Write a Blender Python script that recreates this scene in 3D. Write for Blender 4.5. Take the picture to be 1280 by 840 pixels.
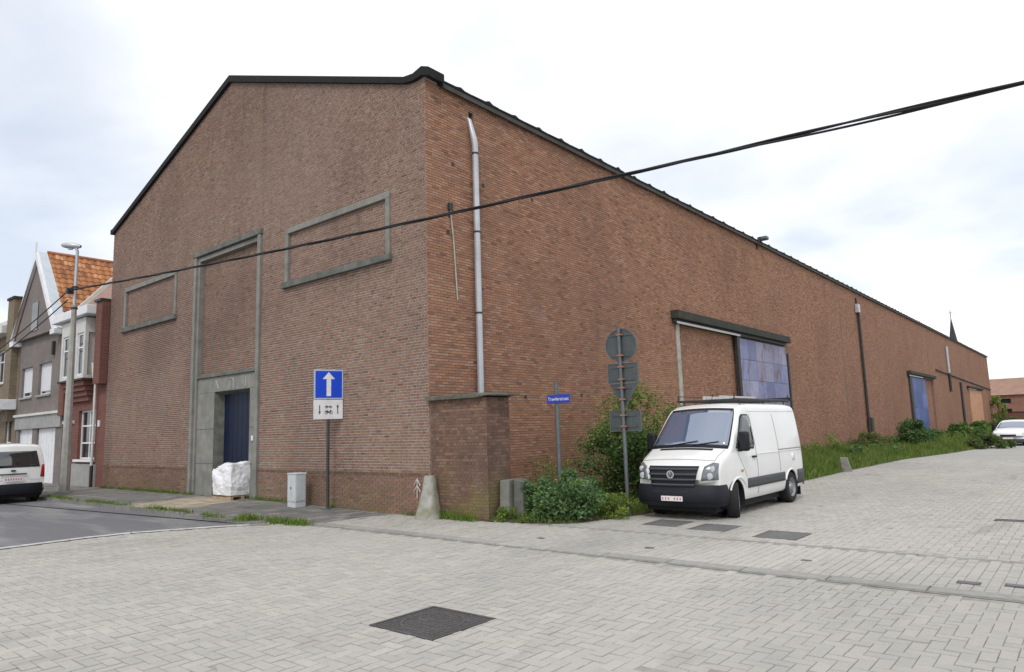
import bpy, bmesh, math, random
import numpy as np
from mathutils import Matrix, Vector
R = math.radians
rng = np.random.default_rng(7)
random.seed(7)
scene = bpy.context.scene
for o in list(bpy.data.objects): bpy.data.objects.remove(o)

# ------------------------------------------------------------------ camera
FPX = 866.0
EYE = 1.8
CAM = np.array([11.2126, -10.5361, EYE])       # the warehouse corner is the origin, front wall along -X, long side along +Y
MC = np.array([[0.76537123, -0.10912949, -0.63426937],
               [0.64288401, 0.08351952, 0.76139651],
               [-0.03011694, -0.99051262, 0.13408104]])
cam = bpy.data.cameras.new('camera'); camo = bpy.data.objects.new('camera', cam)
scene.collection.objects.link(camo)
cam.sensor_width = 36; cam.lens = FPX / 1280 * 36; cam.clip_start = 0.1; cam.clip_end = 3000
mw = Matrix.Identity(4)
for i in range(3):
    mw[i][0] = MC[i, 0]; mw[i][1] = -MC[i, 1]; mw[i][2] = -MC[i, 2]; mw[i][3] = CAM[i]
camo.matrix_world = mw
scene.camera = camo
scene.render.resolution_x = 1024; scene.render.resolution_y = 672

def ray(px, py): return MC @ np.array([px - 640, py - 420, FPX])
def G(px, py, z=0.0):                            # photo pixel on the ground
    r = ray(px, py); t = (z - EYE) / r[2]; return CAM + t * r
def SX(px, py, x=0.0):                           # photo pixel on a plane X = x
    r = ray(px, py); t = (x - CAM[0]) / r[0]; return CAM + t * r
def SY(px, py, y=0.0):                           # photo pixel on a plane Y = y
    r = ray(px, py); t = (y - CAM[1]) / r[1]; return CAM + t * r
def DEP(px, py, d): return CAM + ray(px, py) / FPX * d

# ------------------------------------------------------------------ sky, sun, exposure
SUN_EL, SUN_AZ = 48.0, -62.0                     # azimuth of the direction towards the sun, from +X
SKY_W = 2.7
world = bpy.data.worlds.new('World'); scene.world = world; world.use_nodes = True
wn = world.node_tree; wn.nodes.clear()
def N(nt, t, **kw):
    n = nt.nodes.new(t)
    for k, v in kw.items(): setattr(n, k, v)
    return n
out = N(wn, 'ShaderNodeOutputWorld'); bg = N(wn, 'ShaderNodeBackground')
sky = N(wn, 'ShaderNodeTexSky', sky_type='NISHITA'); sky.sun_disc = False
sky.sun_elevation = R(SUN_EL); sky.sun_rotation = R(90 - SUN_AZ); sky.dust_density = 2.0
tc = N(wn, 'ShaderNodeTexCoord'); sep = N(wn, 'ShaderNodeSeparateXYZ'); wn.links.new(tc.outputs['Generated'], sep.inputs[0])
zz = N(wn, 'ShaderNodeMath', operation='MAXIMUM'); wn.links.new(sep.outputs['Z'], zz.inputs[0]); zz.inputs[1].default_value = 0.0
za = N(wn, 'ShaderNodeMath', operation='ADD'); wn.links.new(zz.outputs[0], za.inputs[0]); za.inputs[1].default_value = 0.22
dx = N(wn, 'ShaderNodeMath', operation='DIVIDE'); dy = N(wn, 'ShaderNodeMath', operation='DIVIDE')
wn.links.new(sep.outputs['X'], dx.inputs[0]); wn.links.new(za.outputs[0], dx.inputs[1])
wn.links.new(sep.outputs['Y'], dy.inputs[0]); wn.links.new(za.outputs[0], dy.inputs[1])
cmb = N(wn, 'ShaderNodeCombineXYZ'); wn.links.new(dx.outputs[0], cmb.inputs[0]); wn.links.new(dy.outputs[0], cmb.inputs[1]); cmb.inputs[2].default_value = SKY_W
nz = N(wn, 'ShaderNodeTexNoise'); wn.links.new(cmb.outputs[0], nz.inputs['Vector'])
nz.inputs['Scale'].default_value = 1.15; nz.inputs['Detail'].default_value = 5; nz.inputs['Roughness'].default_value = 0.5; nz.inputs['Distortion'].default_value = 0.3
cr = N(wn, 'ShaderNodeValToRGB'); wn.links.new(nz.outputs['Fac'], cr.inputs[0])
cr.color_ramp.elements[0].position = 0.32; cr.color_ramp.elements[0].color = (0.16, 0.16, 0.16, 1)
cr.color_ramp.elements[1].position = 0.60; cr.color_ramp.elements[1].color = (1, 1, 1, 1)
nz2 = N(wn, 'ShaderNodeTexNoise'); wn.links.new(cmb.outputs[0], nz2.inputs['Vector'])
nz2.inputs['Scale'].default_value = 2.3; nz2.inputs['Detail'].default_value = 6; nz2.inputs['Roughness'].default_value = 0.55
cr2 = N(wn, 'ShaderNodeValToRGB'); wn.links.new(nz2.outputs['Fac'], cr2.inputs[0])
cr2.color_ramp.elements[0].position = 0.30; cr2.color_ramp.elements[0].color = (0.86, 0.88, 0.915, 1)
cr2.color_ramp.elements[1].position = 0.56; cr2.color_ramp.elements[1].color = (0.98, 0.985, 1.0, 1)
skm = N(wn, 'ShaderNodeMix', data_type='RGBA', blend_type='MULTIPLY'); skm.inputs['Factor'].default_value = 1.0
wn.links.new(sky.outputs[0], skm.inputs[6]); skm.inputs[7].default_value = (0.11, 0.11, 0.11, 1)
hz = N(wn, 'ShaderNodeMix', data_type='RGBA'); hz.inputs['Factor'].default_value = 0.62    # thin veil of cloud over the blue gaps
wn.links.new(skm.outputs[2], hz.inputs[6]); hz.inputs[7].default_value = (0.66, 0.72, 0.82, 1)
mx = N(wn, 'ShaderNodeMix', data_type='RGBA'); wn.links.new(cr.outputs[0], mx.inputs['Factor'])
wn.links.new(hz.outputs[2], mx.inputs[6]); wn.links.new(cr2.outputs[0], mx.inputs[7])
wn.links.new(mx.outputs[2], bg.inputs['Color']); bg.inputs['Strength'].default_value = 1.0
wn.links.new(bg.outputs[0], out.inputs[0])

sun = bpy.data.lights.new('sun', 'SUN'); suno = bpy.data.objects.new('sun', sun); scene.collection.objects.link(suno)
sun.energy = 1.1; sun.angle = R(14); sun.color = (1.0, 0.96, 0.9)
sd = Vector((math.cos(R(SUN_EL)) * math.cos(R(SUN_AZ)), math.cos(R(SUN_EL)) * math.sin(R(SUN_AZ)), math.sin(R(SUN_EL))))
suno.rotation_euler = sd.to_track_quat('Z', 'Y').to_euler(); suno.location = (20, -30, 40)
scene.view_settings.view_transform = 'Standard'; scene.view_settings.look = 'None'
scene.view_settings.exposure = 0.35; scene.view_settings.gamma = 1.0

# ------------------------------------------------------------------ materials
MATS = {}
def new_mat(name):
    m = bpy.data.materials.new(name); m.use_nodes = True; MATS[name] = m
    return m, m.node_tree, m.node_tree.nodes['Principled BSDF']
def set_spec(b, v):
    b.inputs['Specular IOR Level'].default_value = v
def mix_rgb(nt, fac, a, b, mode='MIX'):
    n = N(nt, 'ShaderNodeMix', data_type='RGBA', blend_type=mode)
    for s, v in ((0, fac), (6, a), (7, b)):
        if hasattr(v, 'is_output'): nt.links.new(v, n.inputs[s])
        elif s == 0: n.inputs[0].default_value = v
        else: n.inputs[s].default_value = (*v[:3], 1)
    return n.outputs[2]
def ramp(nt, fac, stops, interp='LINEAR'):
    n = N(nt, 'ShaderNodeValToRGB'); nt.links.new(fac, n.inputs[0]); cr = n.color_ramp; cr.interpolation = interp
    while len(cr.elements) < len(stops): cr.elements.new(0.5)
    for e, (p, c) in zip(cr.elements, stops):
        e.position = p; e.color = (*c[:3], 1) if hasattr(c, '__len__') else (c, c, c, 1)
    return n.outputs[0]
def coords(nt, kind='Object', scale=(1, 1, 1), rot=(0, 0, 0)):
    mp = N(nt, 'ShaderNodeMapping'); mp.inputs['Scale'].default_value = scale; mp.inputs['Rotation'].default_value = rot
    if kind == 'World':
        g = N(nt, 'ShaderNodeNewGeometry'); nt.links.new(g.outputs['Position'], mp.inputs[0])
    else:
        t = N(nt, 'ShaderNodeTexCoord'); nt.links.new(t.outputs[kind], mp.inputs[0])
    return mp.outputs[0]
def noise(nt, vec, scale, detail=4, rough=0.55, dist=0.0):
    n = N(nt, 'ShaderNodeTexNoise'); nt.links.new(vec, n.inputs['Vector'])
    n.inputs['Scale'].default_value = scale; n.inputs['Detail'].default_value = detail
    n.inputs['Roughness'].default_value = rough; n.inputs['Distortion'].default_value = dist
    return n.outputs['Fac']
def bump(nt, b, h, strength=0.3, dist=0.01):
    n = N(nt, 'ShaderNodeBump'); n.inputs['Strength'].default_value = strength; n.inputs['Distance'].default_value = dist
    nt.links.new(h, n.inputs['Height']); nt.links.new(n.outputs[0], b.inputs['Normal'])
def plain(name, col, rough=0.6, var=0.12, scale=6.0, metal=0.0, spec=0.4, bmp=0.0, dirt=None, dirt_scale=1.2, dirt_amt=0.5, kind='World', coat=0.0):
    m, nt, b = new_mat(name)
    v = coords(nt, kind)
    f = noise(nt, v, scale, 5)
    lo = tuple(c * (1 - var) for c in col); hi = tuple(min(1, c * (1 + var)) for c in col)
    c = ramp(nt, f, [(0.3, lo), (0.7, hi)])
    if dirt is not None:
        d = noise(nt, v, dirt_scale, 6, 0.65, 0.4)
        df = ramp(nt, d, [(0.45, 0.0), (0.72, dirt_amt)])
        c = mix_rgb(nt, df, c, dirt)
    nt.links.new(c, b.inputs['Base Color']); b.inputs['Roughness'].default_value = rough
    b.inputs['Metallic'].default_value = metal; set_spec(b, spec)
    if coat: b.inputs['Coat Weight'].default_value = coat; b.inputs['Coat Roughness'].default_value = 0.06
    if bmp: bump(nt, b, noise(nt, v, scale * 6, 4), bmp, 0.01)
    return m
def pieces_mat(name, cols, rough=0.9, hue_noise=None, fine=40.0, bmp=0.35, stain=None, moss=None, spec=0.25, vr=0.16, soft=0.0, gain=1.0, fa=0.55, grey=0.0, burnt=0.0):
    cols = [tuple(np.array(c) * (1 - grey) + np.mean(c) * 1.08 * grey) for c in cols]
    cm = np.mean(np.array(cols), axis=0)
    cols = [tuple(np.minimum(1, (np.array(c) * (1 - soft) + cm * soft) * gain)) for c in cols]
    if stain: stain = [(tuple(np.minimum(1, np.array(c) * gain)), *r) for c, *r in stain]
    """colour chosen piece by piece from the 'rnd' attribute, with grain and weathering"""
    m, nt, b = new_mat(name)
    a = N(nt, 'ShaderNodeAttribute', attribute_name='rnd'); sp = N(nt, 'ShaderNodeSeparateXYZ'); nt.links.new(a.outputs['Vector'], sp.inputs[0])
    stops = [(i / (len(cols)), c) for i, c in enumerate(cols)]
    c = ramp(nt, sp.outputs['X'], stops, 'CONSTANT')
    v = coords(nt, 'World')
    val = N(nt, 'ShaderNodeMapRange'); nt.links.new(sp.outputs['Y'], val.inputs[0])
    val.inputs['To Min'].default_value = 1 - vr; val.inputs['To Max'].default_value = 1 + vr
    h = N(nt, 'ShaderNodeHueSaturation'); nt.links.new(c, h.inputs['Color']); nt.links.new(val.outputs[0], h.inputs['Value'])
    c = h.outputs['Color']
    if burnt:
        c = mix_rgb(nt, ramp(nt, sp.outputs['Z'], [(0.0, 0.0), (1 - burnt, 0.0), (1 - burnt + 0.01, 0.55), (1.0, 0.7)]), c, tuple(cm * gain * 0.45))
    f = noise(nt, v, fine, 5, 0.65)
    c = mix_rgb(nt, fa, c, ramp(nt, f, [(0.25, 0.62), (0.75, 1.3)]), 'MULTIPLY')
    if stain:                                    # large soft weathering, streaked downwards
        for (col, sc, lo, hi, amt) in stain:
            vv = coords(nt, 'World', sc)
            d = noise(nt, vv, 1.0, 5, 0.6, 0.6)
            c = mix_rgb(nt, ramp(nt, d, [(lo, 0.0), (hi, amt)]), c, col)
    if moss:
        col, h0, h1, amt = moss
        g = N(nt, 'ShaderNodeNewGeometry'); s2 = N(nt, 'ShaderNodeSeparateXYZ'); nt.links.new(g.outputs['Position'], s2.inputs[0])
        mr = N(nt, 'ShaderNodeMapRange'); nt.links.new(s2.outputs['Z'], mr.inputs[0])
        mr.inputs['From Min'].default_value = h0; mr.inputs['From Max'].default_value = h1
        mr.inputs['To Min'].default_value = 1.0; mr.inputs['To Max'].default_value = 0.0
        d = noise(nt, v, 1.3, 5, 0.65)
        mm = N(nt, 'ShaderNodeMath', operation='MULTIPLY'); nt.links.new(mr.outputs[0], mm.inputs[0])
        nt.links.new(ramp(nt, d, [(0.42, 0.0), (0.62, amt)]), mm.inputs[1])
        c = mix_rgb(nt, mm.outputs[0], c, col)
    nt.links.new(c, b.inputs['Base Color']); b.inputs['Roughness'].default_value = rough; set_spec(b, spec)
    if bmp: bump(nt, b, f, bmp, 0.004)
    return m
def brick_tex_mat(name, c1, c2, mortar, bw=0.21, bh=0.065, axis='X', rough=0.9):
    m, nt, b = new_mat(name)
    g = N(nt, 'ShaderNodeTexCoord'); s = N(nt, 'ShaderNodeSeparateXYZ'); nt.links.new(g.outputs['Object'], s.inputs[0])
    cb = N(nt, 'ShaderNodeCombineXYZ')
    ad = N(nt, 'ShaderNodeMath', operation='ADD'); nt.links.new(s.outputs['X'], ad.inputs[0]); nt.links.new(s.outputs['Y'], ad.inputs[1])
    nt.links.new(ad.outputs[0], cb.inputs[0]); nt.links.new(s.outputs['Z'], cb.inputs[1])
    t = N(nt, 'ShaderNodeTexBrick'); nt.links.new(cb.outputs[0], t.inputs['Vector'])
    t.inputs['Color1'].default_value = (*c1, 1); t.inputs['Color2'].default_value = (*c2, 1); t.inputs['Mortar'].default_value = (*mortar, 1)
    t.inputs['Scale'].default_value = 1.0; t.inputs['Mortar Size'].default_value = 0.006; t.inputs['Mortar Smooth'].default_value = 0.1
    t.inputs['Brick Width'].default_value = bw; t.inputs['Row Height'].default_value = bh; t.inputs['Bias'].default_value = 0.0
    v = coords(nt, 'Object')
    c = mix_rgb(nt, 0.6, t.outputs['Color'], ramp(nt, noise(nt, v, 1.1, 6, 0.65), [(0.3, 0.72), (0.7, 1.2)]), 'MULTIPLY')
    nt.links.new(c, b.inputs['Base Color']); b.inputs['Roughness'].default_value = rough; set_spec(b, 0.25)
    inv = N(nt, 'ShaderNodeMath', operation='SUBTRACT'); inv.inputs[0].default_value = 1.0; nt.links.new(t.outputs['Fac'], inv.inputs[1])
    bump(nt, b, inv.outputs[0], 0.5, 0.006)
    return m
def glass_mat(name, col=(0.015, 0.018, 0.022), ior=1.9, rough=0.03):
    m, nt, b = new_mat(name)
    b.inputs['Base Color'].default_value = (*col, 1); b.inputs['Roughness'].default_value = rough
    b.inputs['IOR'].default_value = ior; set_spec(b, 0.5)
    v = coords(nt, 'Object'); bump(nt, b, noise(nt, v, 1.5, 2), 0.03, 0.02)
    return m
def foliage_mat(name, cols, trans=0.35):
    m, nt, b = new_mat(name)
    a = N(nt, 'ShaderNodeAttribute', attribute_name='rnd'); sp = N(nt, 'ShaderNodeSeparateXYZ'); nt.links.new(a.outputs['Vector'], sp.inputs[0])
    c = ramp(nt, sp.outputs['X'], [(i / max(1, len(cols) - 1), c) for i, c in enumerate(cols)])
    h = N(nt, 'ShaderNodeHueSaturation'); nt.links.new(c, h.inputs['Color'])
    val = N(nt, 'ShaderNodeMapRange'); nt.links.new(sp.outputs['Y'], val.inputs[0]); val.inputs['To Min'].default_value = 0.7; val.inputs['To Max'].default_value = 1.3
    nt.links.new(val.outputs[0], h.inputs['Value'])
    nt.links.new(h.outputs[0], b.inputs['Base Color']); b.inputs['Roughness'].default_value = 0.55; set_spec(b, 0.35)
    tr = N(nt, 'ShaderNodeBsdfTranslucent'); nt.links.new(h.outputs[0], tr.inputs['Color'])
    ms = N(nt, 'ShaderNodeMixShader'); ms.inputs[0].default_value = trans
    o = nt.nodes['Material Output']
    nt.links.new(b.outputs[0], ms.inputs[1]); nt.links.new(tr.outputs[0], ms.inputs[2]); nt.links.new(ms.outputs[0], o.inputs[0])
    return m

# ------------------------------------------------------------------ mesh helpers
COL = scene.collection
def tag(o, label=None, cat=None, group=None, kind=None):
    if label: o['label'] = label
    if cat: o['category'] = cat
    if group: o['group'] = group
    if kind: o['kind'] = kind
    return o
def thing(name, label, cat, loc=(0, 0, 0), rotz=0.0, group=None, scale=1.0):
    o = bpy.data.objects.new(name, None); COL.objects.link(o)
    o.location = loc; o.rotation_euler = (0, 0, rotz); o.scale = (scale,) * 3; o.empty_display_size = 0.3
    return tag(o, label, cat, group)
def link(name, me, mat, parent=None):
    o = bpy.data.objects.new(name, me); COL.objects.link(o)
    if mat is not None:
        if not me.materials and (not isinstance(mat, str) or mat in MATS): me.materials.append(MATS[mat] if isinstance(mat, str) else mat)
    if parent is not None: o.parent = parent
    return o
def mesh_np(name, V, F, rnd=None):
    """V (n,3) F (m,4) numpy -> mesh, rnd (m,3) face attribute"""
    me = bpy.data.meshes.new(name)
    V = np.ascontiguousarray(V, dtype=np.float32); F = np.ascontiguousarray(F, dtype=np.int32)
    k = F.shape[1]
    me.vertices.add(len(V)); me.vertices.foreach_set('co', V.ravel())
    me.loops.add(F.size); me.loops.foreach_set('vertex_index', F.ravel())
    me.polygons.add(len(F)); me.polygons.foreach_set('loop_start', np.arange(0, F.size, k, dtype=np.int32))
    me.polygons.foreach_set('loop_total', np.full(len(F), k, dtype=np.int32))
    if rnd is not None:
        at = me.attributes.new('rnd', 'FLOAT_VECTOR', 'FACE'); at.data.foreach_set('vector', np.ascontiguousarray(rnd, dtype=np.float32).ravel())
    me.polygons.foreach_set('use_smooth', np.zeros(len(F), dtype=bool))
    me.update(calc_edges=True); me.validate(verbose=False)
    return me
class MB:
    def __init__(s): s.v = []; s.f = []; s.r = []
    def add(s, vs, fs, r=None):
        n = len(s.v); s.v += [tuple(map(float, p)) for p in vs]; s.f += [tuple(i + n for i in f) for f in fs]
        s.r += [r if r is not None else (0.5, 0.5, 0.5)] * len(fs); return s
    def box(s, x0, y0, z0, x1, y1, z1, r=None):
        if x0 > x1: x0, x1 = x1, x0
        if y0 > y1: y0, y1 = y1, y0
        if z0 > z1: z0, z1 = z1, z0
        return s.add([(x0, y0, z0), (x1, y0, z0), (x1, y1, z0), (x0, y1, z0), (x0, y0, z1), (x1, y0, z1), (x1, y1, z1), (x0, y1, z1)],
                     [(0, 3, 2, 1), (4, 5, 6, 7), (0, 1, 5, 4), (1, 2, 6, 5), (2, 3, 7, 6), (3, 0, 4, 7)], r)
    def prism(s, poly, axis, a, b):
        """poly: 2-D outline in the plane across axis, extruded from a to b"""
        def P(u, w, t): return {'x': (t, u, w), 'y': (u, t, w), 'z': (u, w, t)}[axis]
        n = len(poly)
        vs = [P(u, w, a) for u, w in poly] + [P(u, w, b) for u, w in poly]
        fs = [tuple(range(n))[::-1], tuple(range(n, 2 * n))] + [(i, (i + 1) % n, n + (i + 1) % n, n + i) for i in range(n)]
        return s.add(vs, fs)
    def tube(s, pts, r, n=8, cap=True):
        pts = [Vector(p) for p in pts]; rs = r if hasattr(r, '__len__') else [r] * len(pts)
        vs = []; fs = []; prev = None
        for i, p in enumerate(pts):
            t = (pts[min(i + 1, len(pts) - 1)] - pts[max(i - 1, 0)]).normalized()
            if prev is None:
                a = Vector((0, 0, 1)) if abs(t.z) < 0.9 else Vector((1, 0, 0)); u = t.cross(a).normalized()
            else: u = (prev - t * prev.dot(t)).normalized()
            prev = u; w = t.cross(u)
            for k in range(n):
                an = 2 * math.pi * k / n; vs.append(p + (u * math.cos(an) + w * math.sin(an)) * rs[i])
        for i in range(len(pts) - 1):
            for k in range(n):
                a = i * n + k; b = i * n + (k + 1) % n; fs.append((a, b, b + n, a + n))
        if cap: fs += [tuple(range(n))[::-1], tuple(range((len(pts) - 1) * n, len(pts) * n))]
        return s.add(vs, fs)
    def lathe(s, prof, c=(0, 0, 0), n=24, axis='z'):
        vs = []; fs = []
        for (r, h) in prof:
            for k in range(n):
                a = 2 * math.pi * k / n; x, y = r * math.cos(a), r * math.sin(a)
                p = {'z': (x, y, h), 'y': (x, h, y), 'x': (h, x, y)}[axis]
                vs.append((p[0] + c[0], p[1] + c[1], p[2] + c[2]))
        for i in range(len(prof) - 1):
            for k in range(n):
                a = i * n + k; b = i * n + (k + 1) % n; fs.append((a, b, b + n, a + n))
        return s.add(vs, fs)
    def grid(s, P):
        """P[i][j] points"""
        ni, nj = len(P), len(P[0]); vs = [p for row in P for p in row]
        fs = [(i * nj + j, i * nj + j + 1, (i + 1) * nj + j + 1, (i + 1) * nj + j) for i in range(ni - 1) for j in range(nj - 1)]
        return s.add(vs, fs)
    def build(s, name, mat, parent=None, smooth=False, bevel=0.0, solid=0.0, ang=40, fix=True):
        me = bpy.data.meshes.new(name); me.from_pydata(s.v, [], s.f)
        if any(r != (0.5, 0.5, 0.5) for r in s.r):
            at = me.attributes.new('rnd', 'FLOAT_VECTOR', 'FACE'); at.data.foreach_set('vector', np.array(s.r, dtype=np.float32).ravel())
        if fix:
            bm = bmesh.new(); bm.from_mesh(me); bmesh.ops.recalc_face_normals(bm, faces=bm.faces); bm.to_mesh(me); bm.free()
        o = link(name, me, mat, parent)
        if smooth:
            me.polygons.foreach_set('use_smooth', [True] * len(me.polygons)); me.set_sharp_from_angle(angle=R(ang))
        if solid:
            md = o.modifiers.new('solid', 'SOLIDIFY'); md.thickness = solid; md.offset = -1
        if bevel:
            md = o.modifiers.new('bevel', 'BEVEL'); md.width = bevel; md.segments = 2; md.limit_method = 'ANGLE'; md.angle_limit = R(35)
        return o
def dup_tree(o, parent=None):
    c = o.copy(); COL.objects.link(c); c.parent = parent
    for ch in list(o.children): dup_tree(ch, c)
    return c
def wall_cells(u0, u1, z0, z1, openings):
    us = sorted({u0, u1} | {min(max(v, u0), u1) for o in openings for v in o[:2]}); zs = sorted({z0, z1} | {min(max(v, z0), z1) for o in openings for v in o[2:]})
    res = []
    for a, b in zip(us[:-1], us[1:]):
        run = None
        for c, d in zip(zs[:-1], zs[1:]):
            um, zm = (a + b) / 2, (c + d) / 2
            ins = any(o[0] < um < o[1] and o[2] < zm < o[3] for o in openings)
            if ins or b - a < 1e-6 or d - c < 1e-6:
                if run: res.append(run); run = None
            else: run = (a, b, run[2] if run else c, d)
        if run: res.append(run)
    return res

# ------------------------------------------------------------------ pieces: bricks, pavers, tiles
def piece_box(kind, L, H, D, inset=0.0015):
    """five-sided box, local centre of its face at the origin. kind F: faces -Y, S: faces +X, T: faces +Z (L along x, H along y)"""
    a, b = L / 2, H / 2
    fr = [(-a + inset, -b + inset, 0), (a - inset, -b + inset, 0), (a - inset, b - inset, 0), (-a + inset, b - inset, 0)]
    bk = [(-a, -b, -D), (a, -b, -D), (a, b, -D), (-a, b, -D)]
    P = []
    for (u, w, d) in fr + bk:
        P.append({'F': (u, -d, w), 'S': (d, u, w), 'T': (u, w, d)}[kind])
    return np.array(P, dtype=np.float32)
PF = np.array([(0, 1, 2, 3), (0, 4, 5, 1), (1, 5, 6, 2), (2, 6, 7, 3), (3, 7, 4, 0)], dtype=np.int32)
def lay_pieces(name, kind, items, D, parent, mat, limit=300, inset=0.0015, stuff_name=None, single_from=None, minsize=None):
    """items: array rows (cx,cy,cz,L,H). The nearest full-size ones are objects of their own, the rest one joined part"""
    items = np.array(items, dtype=np.float64)
    dist = np.linalg.norm(items[:, :3] - CAM, axis=1)
    full = np.ones(len(items), bool)
    if minsize: full = (items[:, 3] >= minsize)
    order = np.argsort(np.where(full, dist, 1e9))
    idx_obj = [i for i in order[:limit] if full[i]]
    cache = {}
    mt = MATS[mat]
    for i in idx_obj:
        x, y, z, L, H = items[i]
        key = (round(L, 3), round(H, 3), int(rng.integers(0, 14)))
        if key not in cache:
            r3 = rng.random(3); me = mesh_np(name, piece_box(kind, key[0], key[1], D, inset), PF, np.tile(r3, (5, 1))); me.materials.append(mt); cache[key] = me
        o = bpy.data.objects.new(name, cache[key]); COL.objects.link(o); o.parent = parent; o.location = (x, y, z)
    sel = np.ones(len(items), bool); sel[idx_obj] = False
    rest = items[sel]
    if len(rest):
        n = len(rest); a = rest[:, 3] / 2; b = rest[:, 4] / 2
        ai = a - inset; bi = b - inset
        off = rng.normal(0, 0.0012, n)
        tl = rng.normal(0, 0.0010, (n, 2))
        U = np.stack([-ai, ai, ai, -ai, -a, a, a, -a], 1); W = np.stack([-bi, -bi, bi, bi, -b, -b, b, b], 1)
        Dp = np.zeros((n, 8)); Dp[:, 4:] = -D; Dp[:, :4] += off[:, None] + tl[:, :1] * np.array([-1, 1, 1, -1]) + tl[:, 1:] * np.array([-1, -1, 1, 1])
        if kind == 'F': V = np.stack([U, -Dp, W], 2)
        elif kind == 'S': V = np.stack([Dp, U, W], 2)
        else: V = np.stack([U, W, Dp], 2)
        V = V + rest[:, None, :3]
        F = (PF[None] + (np.arange(n) * 8)[:, None, None]).reshape(-1, 4)
        r = np.repeat(rng.random((n, 3)), 5, axis=0)
        o = link(stuff_name or name, mesh_np(stuff_name or name, V.reshape(-1, 3), F, r), mat, parent); tag(o, kind='stuff')
def course_bricks(kind, u0, u1, z0, z1, top, openings, plane, bond, course=0.065, L=0.21, j=0.010, cuts=True, jit=0.0):
    """list of brick rows for lay_pieces on a wall: top(u) gives the wall's upper edge"""
    res = []; k = 0; z = z0
    while z + course <= z1 + 1e-6:
        if bond == 'cross' and k % 2 == 1: step = L / 2; off = L / 4
        elif bond == 'cross': step = L; off = 0 if (k // 2) % 2 == 0 else L / 2
        elif bond == 'flem': step = L; off = (k % 2) * L * 0.5
        else: step = L; off = (k % 2) * L / 2 + (random.random() - 0.5) * jit
        zb, zt = z + j / 2, z + course - j / 2
        blk = sorted((o[0], o[1]) for o in openings if o[2] < (zb + zt) / 2 < o[3])
        segs = []; c = u0
        for a, b in blk:
            if a > c: segs.append((c, a))
            c = max(c, b)
        if c < u1: segs.append((c, u1))
        for (a, b) in segs:
            i0 = math.floor((a - u0 - off) / step); p = u0 + off + i0 * step; i = i0
            while p < b:
                q = p + step
                lo, hi = max(p, a), min(q, b)
                cutsl = [(lo, hi)]
                if bond == 'flem' and hi - lo > L * 0.9 and i % 2: cutsl = [(lo, lo + L / 2), (lo + L / 2, hi)]
                for lo2, hi2 in cutsl:
                    if hi2 - lo2 > 0.035:
                        t = top((lo2 + hi2) / 2) if top else 1e9
                        if zt < t + 0.03:
                            cu = (lo2 + hi2) / 2; cz = (zb + zt) / 2
                            res.append((cu, plane, cz, hi2 - lo2 - j, zt - zb) if kind == 'F' else (plane, cu, cz, hi2 - lo2 - j, zt - zb))
                p = q; i += 1
        z += course; k += 1
    return res

# ------------------------------------------------------------------ the materials of the place
FRONT_BRICKS = [(0.245, 0.135, 0.095), (0.30, 0.185, 0.14), (0.19, 0.115, 0.088), (0.34, 0.235, 0.185), (0.265, 0.145, 0.10), (0.22, 0.15, 0.12), (0.31, 0.165, 0.11), (0.16, 0.098, 0.078), (0.37, 0.28, 0.225), (0.28, 0.16, 0.115)]
SIDE_BRICKS = [(0.30, 0.145, 0.085), (0.34, 0.175, 0.10), (0.245, 0.118, 0.075), (0.37, 0.205, 0.125), (0.27, 0.13, 0.082), (0.225, 0.125, 0.09), (0.33, 0.15, 0.082), (0.195, 0.10, 0.07), (0.36, 0.235, 0.165), (0.30, 0.16, 0.105)]
pieces_mat('brick_front', FRONT_BRICKS, vr=0.08, soft=0.66, gain=0.90, grey=-0.06, fa=0.45, burnt=0.05,
           stain=[((0.13, 0.080, 0.060), (0.20, 0.20, 0.10), 0.46, 0.64, 0.55), ((0.33, 0.245, 0.20), (0.13, 0.13, 0.16), 0.50, 0.74, 0.45), ((0.09, 0.062, 0.052), (1.1, 1.1, 0.07), 0.58, 0.76, 0.45), ((0.38, 0.33, 0.29), (0.9, 0.9, 0.25), 0.66, 0.80, 0.35)],
           moss=((0.17, 0.145, 0.055), 0.0, 0.75, 0.75))
pieces_mat('brick_side', SIDE_BRICKS, vr=0.10, soft=0.48, gain=1.18, grey=0.04, fa=0.45, burnt=0.06,
           stain=[((0.16, 0.085, 0.06), (0.22, 0.22, 0.14), 0.48, 0.70, 0.42), ((0.36, 0.20, 0.12), (0.30, 0.30, 0.45), 0.54, 0.74, 0.45), ((0.11, 0.07, 0.055), (0.7, 0.7, 0.07), 0.58, 0.78, 0.32), ((0.30, 0.25, 0.21), (0.8, 0.8, 0.3), 0.64, 0.80, 0.40)],
           moss=((0.16, 0.14, 0.055), 0.0, 0.9, 0.6))
pieces_mat('brick_annex', gain=1.0, soft=0.3, cols=[(0.17, 0.095, 0.07), (0.21, 0.125, 0.09), (0.14, 0.085, 0.068), (0.24, 0.15, 0.11), (0.16, 0.08, 0.06), (0.19, 0.12, 0.10)],
           stain=[((0.07, 0.055, 0.05), (0.9, 0.9, 0.5), 0.46, 0.70, 0.60), ((0.26, 0.21, 0.18), (1.2, 1.2, 0.8), 0.56, 0.78, 0.4)],
           moss=((0.17, 0.15, 0.045), 0.0, 1.3, 0.95))
plain('mortar_front', (0.46, 0.415, 0.38), 0.95, 0.15, 3.0, spec=0.15, dirt=(0.25, 0.2, 0.17), dirt_scale=0.5)
plain('mortar_side', (0.205, 0.15, 0.12), 0.95, 0.15, 3.0, spec=0.15, dirt=(0.2, 0.15, 0.12), dirt_scale=0.5)
plain('concrete', (0.235, 0.232, 0.212), 0.85, 0.16, 4.0, bmp=0.25, dirt=(0.13, 0.135, 0.12), dirt_scale=1.1, dirt_amt=0.7)
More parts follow.
